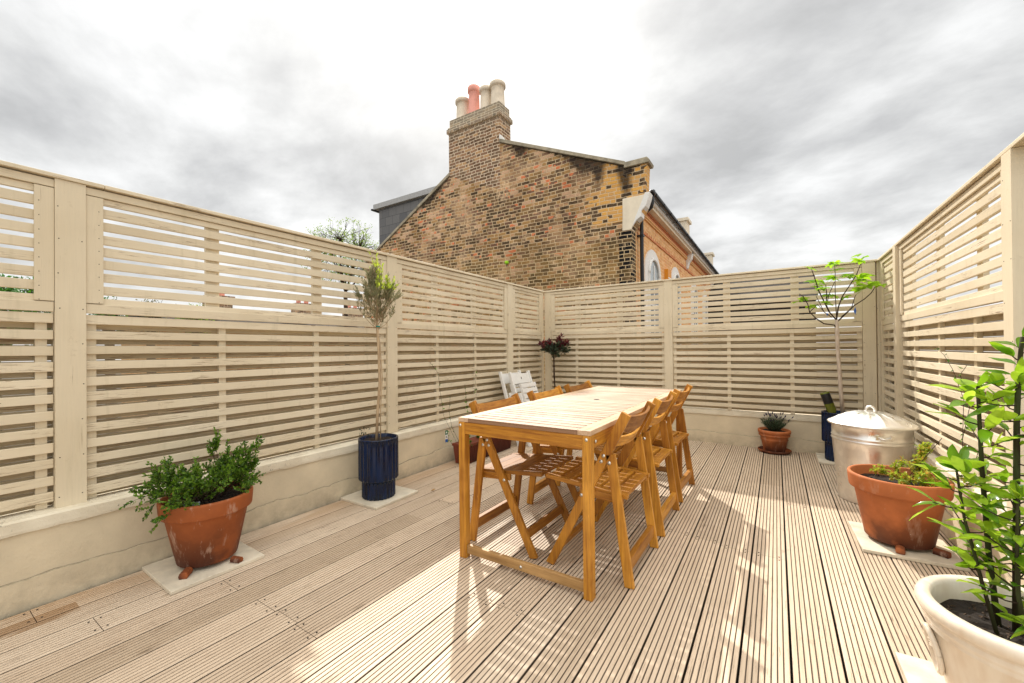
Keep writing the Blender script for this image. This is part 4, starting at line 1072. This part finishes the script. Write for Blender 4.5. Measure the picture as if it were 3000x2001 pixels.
for pts, r in stems:
    n = len(pts); bs.tube(pts, [r*(1-.55*k/n) for k in range(n)], 8)
    tot = sum((b_-a_).length for a_, b_ in zip(pts, pts[1:]))
    cnt = int(tot/.018); 
    for k in range(cnt):
        u = .12+.88*k/cnt; s = u*tot
        for a_, b_ in zip(pts, pts[1:]):
            L = (b_-a_).length
            if s <= L: p = a_.lerp(b_, s/L); break
            s -= L
        else: p = pts[-1]
        az = k*2.4+random.uniform(-.4, .4); el = random.uniform(.05, .6)
        d = Vector((math.cos(az), math.sin(az), el)).normalized()
        if random.random() < .55 and k > 1:   # side shoot with a few leaves
            q = p+d*random.uniform(.04, .085); btw.tube([p, (p+q)/2+Vector((0, 0, -.004)), q], [.0022, .0018, .0014], 5)
            for m in range(random.randint(2, 4)):
                dd = (d+rv()*.75+Vector((0, 0, .1))).normalized(); bl.bigleaf(p.lerp(q, random.uniform(.5, 1)), dd, Vector((0, 0, 1))+rv()*.5, random.uniform(.050, .095), random.uniform(.019, .031), 0, random.uniform(.0, .5), 6, .5)
        else:
            bl.bigleaf(p+d*.008, d, Vector((0, 0, 1))+rv()*.5, random.uniform(.040, .090), random.uniform(.016, .029), 0, random.uniform(0, .5), 6, .5); btw.tube([p, p+d*.01], .0012, 4)
    for m in range(5):
        bl.bigleaf(pts[-1], (Vector((0, 0, .7))+rv()).normalized(), rv(), random.uniform(.05, .08), .027, 0, .1, 6, .3)
n0 = len(bs.v); bs.v += btw.v; bs.f += [tuple(i+n0 for i in f) for f in btw.f]; bs.mi += [1]*len(btw.f); bs.sm += btw.sm
bs.build('stems', [M['stem_green'], M['bark_dark']], t); bl.build('foliage', M['l_bay'], t)

# ------------------------------------------------------------------ trough with climbing plant at the left wall
t = thing('planter_trough', 'dark red long trough with trailing jasmine at the foot of the left wall', 'planter', (-2.50, 3.38, 0))
x0, x1, y0, y1 = -2.600, -2.435, 2.975, 3.775
b = MB(); e = .018
o8 = [(x0+e, y0+e, .004), (x1-e, y0+e, .004), (x1-e, y1-e, .004), (x0+e, y1-e, .004)]; t8 = [(x0, y0, .19), (x1, y0, .19), (x1, y1, .19), (x0, y1, .19)]
i8 = [(x0+.012, y0+.012, .19), (x1-.012, y0+.012, .19), (x1-.012, y1-.012, .19), (x0+.012, y1-.012, .19)]; j8 = [(p[0], p[1], .16) for p in i8]
b.v = o8+t8+i8+j8
b.face((3, 2, 1, 0))
for k in range(4):
    q = (k+1) % 4; b.face((k, q, 4+q, 4+k)); b.face((4+k, 4+q, 8+q, 8+k)); b.face((8+k, 8+q, 12+q, 12+k))
b.face((12, 13, 14, 15), 1)
k = y0+.03
while k < y1-.02: b.bar((x1-e+.002, k, .012), (x1+.002, k, .165), .006, .008, up=(1, 0, 0)); k += .026
b.box(x0-.004, x1+.006, y0-.006, y1+.006, .170, .192)
b.build('trough', [m_terra('dark_red_plastic', (.20, .045, .022), .1), M['soil']], t)
bt, bl = MB(), MB()
def lf_vine(lb, pts, d, depth):
    for i in range(1, len(pts)):
        for k in range(3): lb.leaf(pts[i-1].lerp(pts[i], random.random()), (d+rv()).normalized(), rv(), random.uniform(.020, .034), random.uniform(.012, .018))
for k in range(26):
    y = random.uniform(y0+.04, y1-.05); grow(bt, bl, (-2.52, y, .165), (random.uniform(-.5, .9), random.uniform(-.7, .7), random.uniform(.4, 1.1)), .06, .0018, 1, .7, .0, 3, .4, (2, 3), leafy=lf_vine)
def trail(pts, every=.06, ll=.022):
    pts = [Vector(p) for p in pts]; bt.tube(pts, .0013, 4)
    for a_, b_ in zip(pts, pts[1:]):
        n = max(1, int((b_-a_).length/every))
        for k in range(n): bl.leaf(a_.lerp(b_, random.random()), rv(), rv(), random.uniform(ll*.7, ll*1.3), ll*.6)
trail([(-2.57, 3.02, .16), (-2.62, 2.98, .30), (-2.70, 2.96, .45), (-2.735, 2.95, .70), (-2.738, 2.93, .86), (-2.74, 2.82, .97)], .07)
trail([(-2.57, 3.05, .17), (-2.65, 3.02, .34), (-2.72, 3.06, .48), (-2.737, 3.10, .62)], .05)
trail([(-2.55, 3.45, .17), (-2.70, 3.46, .40), (-2.735, 3.52, .62), (-2.736, 3.50, .78), (-2.70, 3.47, .83)], .03, .030)
trail([(-2.54, 3.40, .17), (-2.73, 3.36, .45), (-2.737, 3.33, .72)], .03, .030)
trail([(-2.45, 3.00, .17), (-2.43, 2.96, .10), (-2.42, 2.97, .03)], .02, .018)
trail([(-2.44, 3.12, .19), (-2.38, 3.16, .16), (-2.33, 3.24, .12)], .025, .030)
trail([(-2.60, 2.98, .17), (-2.615, 2.93, .24), (-2.60, 2.90, .33)], .025, .026)
bt.build('stems', M['bark_dark'], t); bl.build('foliage', M['l_vine'], t)
tg = MB(); tg.box(-.0006, .0006, 0, .034, 0, .040, 0); tg.box(-.0006, .0006, 0, .034, -.042, 0, 1); tg.box(-.0006, .0006, 0, .034, -.070, -.042, 2)
ol = Vector((-2.600, 2.872, .290)); tg.v = [(v[0]+ol.x, v[1]*1.0+ol.y, v[2]+ol.z) for v in tg.v]
for k in range(1): 
    q = len(tg.v); tg.lathe([(.0001, 0), (.008, 0), (.009, -.0004)], (0, 0, 0), 12, 1); tg.v[q:] = [(ol.x+.0009+v[2], ol.y+.017+v[0], ol.z+.020+v[1]) for v in tg.v[q:]]
tag_o = sub(tg.build('plant_label', [M['labelgreen'], M['white'], M['labelblue']], t))
cu = bpy.data.curves.new('letter', 'FONT'); cu.body = 'K'; cu.size = .036; cu.align_x = 'CENTER'; cu.extrude = .0002
tmp = bpy.data.objects.new('tmp', cu); COL.objects.link(tmp); bpy.context.view_layer.update()
me = bpy.data.meshes.new_from_object(tmp); bpy.data.objects.remove(tmp)
o = bpy.data.objects.new('letter', me); COL.objects.link(o); me.materials.clear(); me.materials.append(M['black']); o.parent = tag_o
o.location = ol+Vector((.0012, .017, -.034))-t.location; o.rotation_euler = (R(90), 0, R(90))

# photinia in the far left corner
c = (-2.47, 4.86)
t = thing('potted_photinia', 'small standard photinia with crimson top leaves in the far left corner', 'potted tree', (c[0], c[1], 0))
b = MB(); pot_rim(b, c, .001, .10, .13, .145, .26, .05); b.build('pot', M['terra'], t)
soil(t, (c[0], c[1], .235), .125, 10)
b = MB(); b.tube([(c[0], c[1], .23), (c[0]+.01, c[1], .5), (c[0]-.002, c[1], .75), (c[0]-.005, c[1], .95), (c[0]-.02, c[1], 1.05)], [.012, .010, .0105, .010, .007], 8)
b.build('trunk', M['bark_dark'], t)
bt, bl, br = MB(), MB(), MB()
def lf_ph(lb, pts, d, depth):
    if depth > 0: return
    q = pts[-1]
    red = q.z > 1.13+random.uniform(-.06, .08)
    for k in range(9):
        (br if red else lb).leaf(q-d*random.uniform(0, .03), (d*.7+rv()+Vector((0, 0, .4 if red else -.1))).normalized(), rv(), random.uniform(.038, .062), random.uniform(.015, .022))
for k in range(17):
    a = k*2.4; grow(bt, bl, (c[0]-.01, c[1], random.uniform(.95, 1.05)), (math.cos(a), math.sin(a), random.uniform(-.1, 1.1)), .125, .004, 2, .6, .22, 4, .3, (2, 3), leafy=lf_ph, shrink=.66)
grow(bt, bl, (c[0], c[1], 1.05), (.75, .2, .9), .16, .004, 1, .4, .5, 4, .2, (2, 3), leafy=lf_ph)
bt.build('branches', M['bark_dark'], t); bl.build('foliage', M['l_dk'], t); br.build('red_foliage', M['l_red'], t)

# climber on the right fence
t = thing('climbing_plant', 'thin wiry climber reaching up the right fence behind the bay shrub', 'climbing plant', (.80, 3.2, .39))
bt, bl = MB(), MB()
trail([(.790, 3.00, .39), (.800, 3.02, .60), (.815, 3.05, .80), (.80, 3.14, .95), (.805, 3.30, 1.03), (.80, 3.42, 1.07)], .05, .02)
trail([(.800, 3.02, .60), (.80, 2.92, .78), (.80, 3.04, .93), (.80, 2.95, .98)], .04, .024)
trail([(.800, 3.02, .50), (.78, 2.80, .52), (.77, 2.72, .60)], .05, .02)
bt.build('stems', M['bark_dark'], t); bl.build('foliage', M['l_vine'], t)

# small dropped leaf
b = MB(); b.bigleaf((-2.235, 2.305, .004), (.6, .8, .1), (0, 0, 1), .032, .022, 0, -.3, 5, 1)
tag(b.build('fallen_leaf', m_plain('dry_leaf', (.45, .25, .08), .8), loc=(-2.235, 2.305, .001)), 'dry curled tan leaf lying on the deck near the blue pot', 'leaf')

# ------------------------------------------------------------------ beyond the fences
def tree(label, loc, top, rx, rz, m, puffs, per, leaf, bark='bark_dark', group='trees beyond the fences', spread=.22):
    """trunk, limbs fanning to many twig ends inside an uneven crown, leaves gathered round each twig end"""
    t = thing('tree', label, 'tree', loc, group=group); bt, bl, b = MB(), MB(), MB()
    cz = top-rz; c = Vector((loc[0], loc[1], cz)); fork = Vector((loc[0], loc[1], cz-rz*.95))
    b.tube([loc, Vector(loc).lerp(fork, .5)+Vector((.1, .05, 0)), fork], [.16, .13, .09], 8); b.build('trunk', M[bark], t)
    limbs = [c+Vector((rv().x*rx*.5, rv().y*rx*.5, random.uniform(-.5, .3)*rz)) for k in range(9)]
    for l in limbs: bt.tube([fork, fork.lerp(l, .5)+rv()*.1, l], [.05, .035, .02], 5)
    for k in range(puffs):
        d = rv(); q = random.random()**.4*random.uniform(.82, 1.08); p = c+Vector((d.x*rx*q, d.y*rx*q, d.z*rz*q))
        if p.z < cz-rz*.8: continue
        l = min(limbs, key=lambda v: (v-p).length); mid = l.lerp(p, .55)+rv()*.12
        bt.tube([l, mid, p], [.016, .010, .005], 3, cap=False)
        for i in range(2): bt.tube([mid, mid.lerp(p, .6)+rv()*spread*1.3], [.007, .003], 3, cap=False)
        for i in range(int(per*random.uniform(.4, 1.5))): bl.leaf(p+rv()*random.random()*spread, rv()+Vector((0, 0, .3)), rv(), leaf*random.uniform(.6, 1.2), leaf*.5)
    bt.build('branches', M[bark], t); bl.build('crown', M[m], t)
tree('airy spring tree with sparse yellow green leaves left of the slate dormer', (-17.5, 12.3, -6), 7.65, 1.95, 1.9, 'l_tree', 340, 15, .085)
tree('leafy tree whose crown shows through the left fence, left of the wide post', (-14.0, 1.35, -6), 2.86, .95, .9, 'l_hedge', 260, 26, .10)
tree('little green treetop showing through the slats just right of the wide post', (-14.0, 3.15, -6), 2.50, .30, .5, 'l_hedge', 60, 18, .07)
tree('small grey green treetop low behind the middle of the left fence', (-14.0, 3.95, -6), 2.50, .22, .5, 'l_olive', 60, 18, .07)
tree('treetop with pale leaves low behind the left fence beside a chimney', (-14.0, 4.95, -6), 2.50, .38, .5, 'l_tree', 70, 18, .07)
tree('dark evergreen seen through the far fence above the dark roof', (-.6, 31.0, -6), 4.9, 1.9, 1.6, 'l_hedge', 300, 22, .16)
tree('sunlit yellow green bush seen through the far fence', (1.0, 29.6, -6), 4.5, .9, 1.2, 'l_tree', 160, 22, .13)
def small_house(name, label, x0, x1, y0, y1, ze, zr, wall_m, roof_m, axis='x'):
    t = thing(name, label, 'house', ((x0+x1)/2, (y0+y1)/2, -6))
    b = MB(); b.box(x0, x1, y0, y1, -6, ze); w = sub(b.build('wall', M[wall_m], t))
    b = MB()
    if axis == 'x': ym = (y0+y1)/2; b.prism([(y0-.2, ze-.05), (y1+.2, ze-.05), (ym, zr)], 'x', x0-.1, x1+.1)
    else: xm = (x0+x1)/2; b.prism([(x0-.2, ze-.05), (x1+.2, ze-.05), (xm, zr)], 'y', y0-.1, y1+.1)
    b.build('roof', M[roof_m], t); return t, w
t, w = small_house('terraced_house', 'low dark roofed house seen through the far fence', -3.2, 1.6, 24.0, 28.5, 3.4, 5.0, 'roof', 'roof')
t, w = small_house('terraced_house', 'white house wall with windows glimpsed between the slats of the far fence', -5.6, -3.3, 30.2, 35, 3.9, 5.6, 'white', 'roof2')
b = MB()
for x in (-5.2, -4.2): b.box(x, x+.6, 30.12, 30.19, 1.6, 3.2)
b.build('window', M['pane'], w)
t, w = small_house('terraced_house', 'grey tiled roof glimpsed through the top of the right fence', 11, 15, 11.5, 24, 2.6, 4.3, 'facade', 'roof2', 'y')
t, w = small_house('terraced_house', 'distant brick house with stubby chimneys low behind the left fence', -27, -23, 6.5, 19, 2.2, 3.35, 'facade', 'roof', 'y')
for y in (9.3, 14.0, 17.6):
    b = MB(); b.box(-25.4, -24.6, y, y+1.1, 2.9, 3.95); b.box(-25.5, -24.5, y-.08, y+1.18, 3.95, 4.05); c_ = sub(b.build('chimney', M['chim'], t))
    for q in (.25, .75): MB().lathe([(.13, 0), (.12, .35), (.15, .36), (.15, .42), (.1, .42)], (-25, y+q, 4.05), 12).build('chimney_pot', M['potred'], c_)

# ------------------------------------------------------------------ sky, sun, camera
SAZ, SEL = R(-37.5), R(42.4)
sd = Vector((math.sin(SAZ)*math.cos(SEL), math.cos(SAZ)*math.cos(SEL), math.sin(SEL)))
W = bpy.data.worlds.new('World'); S.world = W; W.use_nodes = True
nt = W.node_tree; N = nt.nodes; Lk = nt.links
class WN(NT):
    def __init__(s): s.t = nt; s.n = N; s.l = Lk
w = WN(); bg = N['Background']
tc = w.add('ShaderNodeTexCoord').outputs['Generated']
nm = w.add('ShaderNodeVectorMath', operation='NORMALIZE'); w.l.new(tc, nm.inputs[0]); dvec = nm.outputs[0]
x, y, z = w.sep(dvec)
den = w.math('ADD', w.math('MAXIMUM', z, 0.0), .28)
pl = w.comb(w.math('DIVIDE', x, den), w.math('DIVIDE', y, den), 0.0)
mp = w.add('ShaderNodeMapping'); w.l.new(pl, mp.inputs[0]); mp.inputs['Rotation'].default_value = (0, 0, R(35)); mp.inputs['Scale'].default_value = (1.1, 1.4, 1); mp.inputs['Location'].default_value = (3.1, 1.7, 0)
n1 = w.noise(mp.outputs[0], 1.7, 9, .57, .12)
n2 = w.noise(mp.outputs[0], .55, 3, .5, .1)
f = w.math('ADD', w.math('MULTIPLY', n1, .65), w.math('MULTIPLY', n2, .35))
cloud = w.ramp(f, [(.37, (.43, .43, .425)), (.44, (.54, .54, .535)), (.50, (.66, .66, .65)), (.575, (.82, .82, .81))])
dt = w.add('ShaderNodeVectorMath', operation='DOT_PRODUCT'); w.l.new(dvec, dt.inputs[0]); dt.inputs[1].default_value = tuple(sd)
dp = w.math('MAXIMUM', dt.outputs['Value'], 0.0)
glow = w.math('ADD', w.math('MULTIPLY', w.math('POWER', dp, 12.0), .34), w.math('MULTIPLY', w.math('POWER', dp, 60.0), 1.2))
hor = w.math('MULTIPLY', w.ramp(z, [(0.0, 1.0), (.22, 0.0)]), .22)
zen = w.math('MULTIPLY', w.ramp(z, [(.62, 0.0), (.95, 1.0)]), 1.7)
back = w.math('MULTIPLY', w.ramp(w.math('SUBTRACT', w.math('MULTIPLY', x, .54), w.math('MULTIPLY', y, .84)), [(.1, 0.0), (.7, 1.0)]), .5)  # zen and back brighten the unseen sky as added fill light
add = w.math('ADD', w.math('ADD', glow, hor), w.math('ADD', zen, back))
cl2 = w.mix(1.0, cloud, w.comb(add, w.math('MULTIPLY', add, .97), w.math('MULTIPLY', add, .90)), 'ADD')
sky = w.add('ShaderNodeTexSky', sky_type='NISHITA'); sky.sun_disc = False; sky.sun_elevation = SEL; sky.sun_rotation = SAZ
skys = w.mix(1.0, sky.outputs[0], (.08, .08, .08), 'MULTIPLY')
fin = w.mix(.93, skys, cl2)
w.l.new(fin, bg.inputs['Color']); bg.inputs['Strength'].default_value = 1.24

L = bpy.data.lights.new('sun', 'SUN'); L.energy = 5.0; L.angle = R(.9); L.color = (1.0, .94, .85)
lo = bpy.data.objects.new('sun', L); COL.objects.link(lo); lo.rotation_euler = sd.to_track_quat('Z', 'Y').to_euler()

cam = bpy.data.cameras.new('camera'); co = bpy.data.objects.new('camera', cam); COL.objects.link(co)
Rv = Vector((0.84048269, 0.54175859, -0.0092997)); Uv = Vector((0.0110672461, -0.00000498, 0.999938756)); Fv = Vector((-0.54172536, 0.84053414, 0.00599996))
m = Matrix((Rv, Uv, -Fv)).transposed().to_4x4(); m.translation = Vector((0, 0, 1.0838)); co.matrix_world = m
cam.sensor_width = 36; cam.lens = 36*1199.61/3000; cam.shift_y = 15.26/3000; cam.clip_start = .05; cam.clip_end = 1500
S.camera = co
S.view_settings.view_transform = 'Standard'; S.view_settings.look = 'None'; S.view_settings.exposure = 0; S.view_settings.gamma = 1
S.cycles.max_bounces = 8; S.cycles.use_denoising = True; S.cycles.sample_clamp_indirect = 6
for o in bpy.data.objects:
    if 'world_built' in o.keys(): del o['world_built']
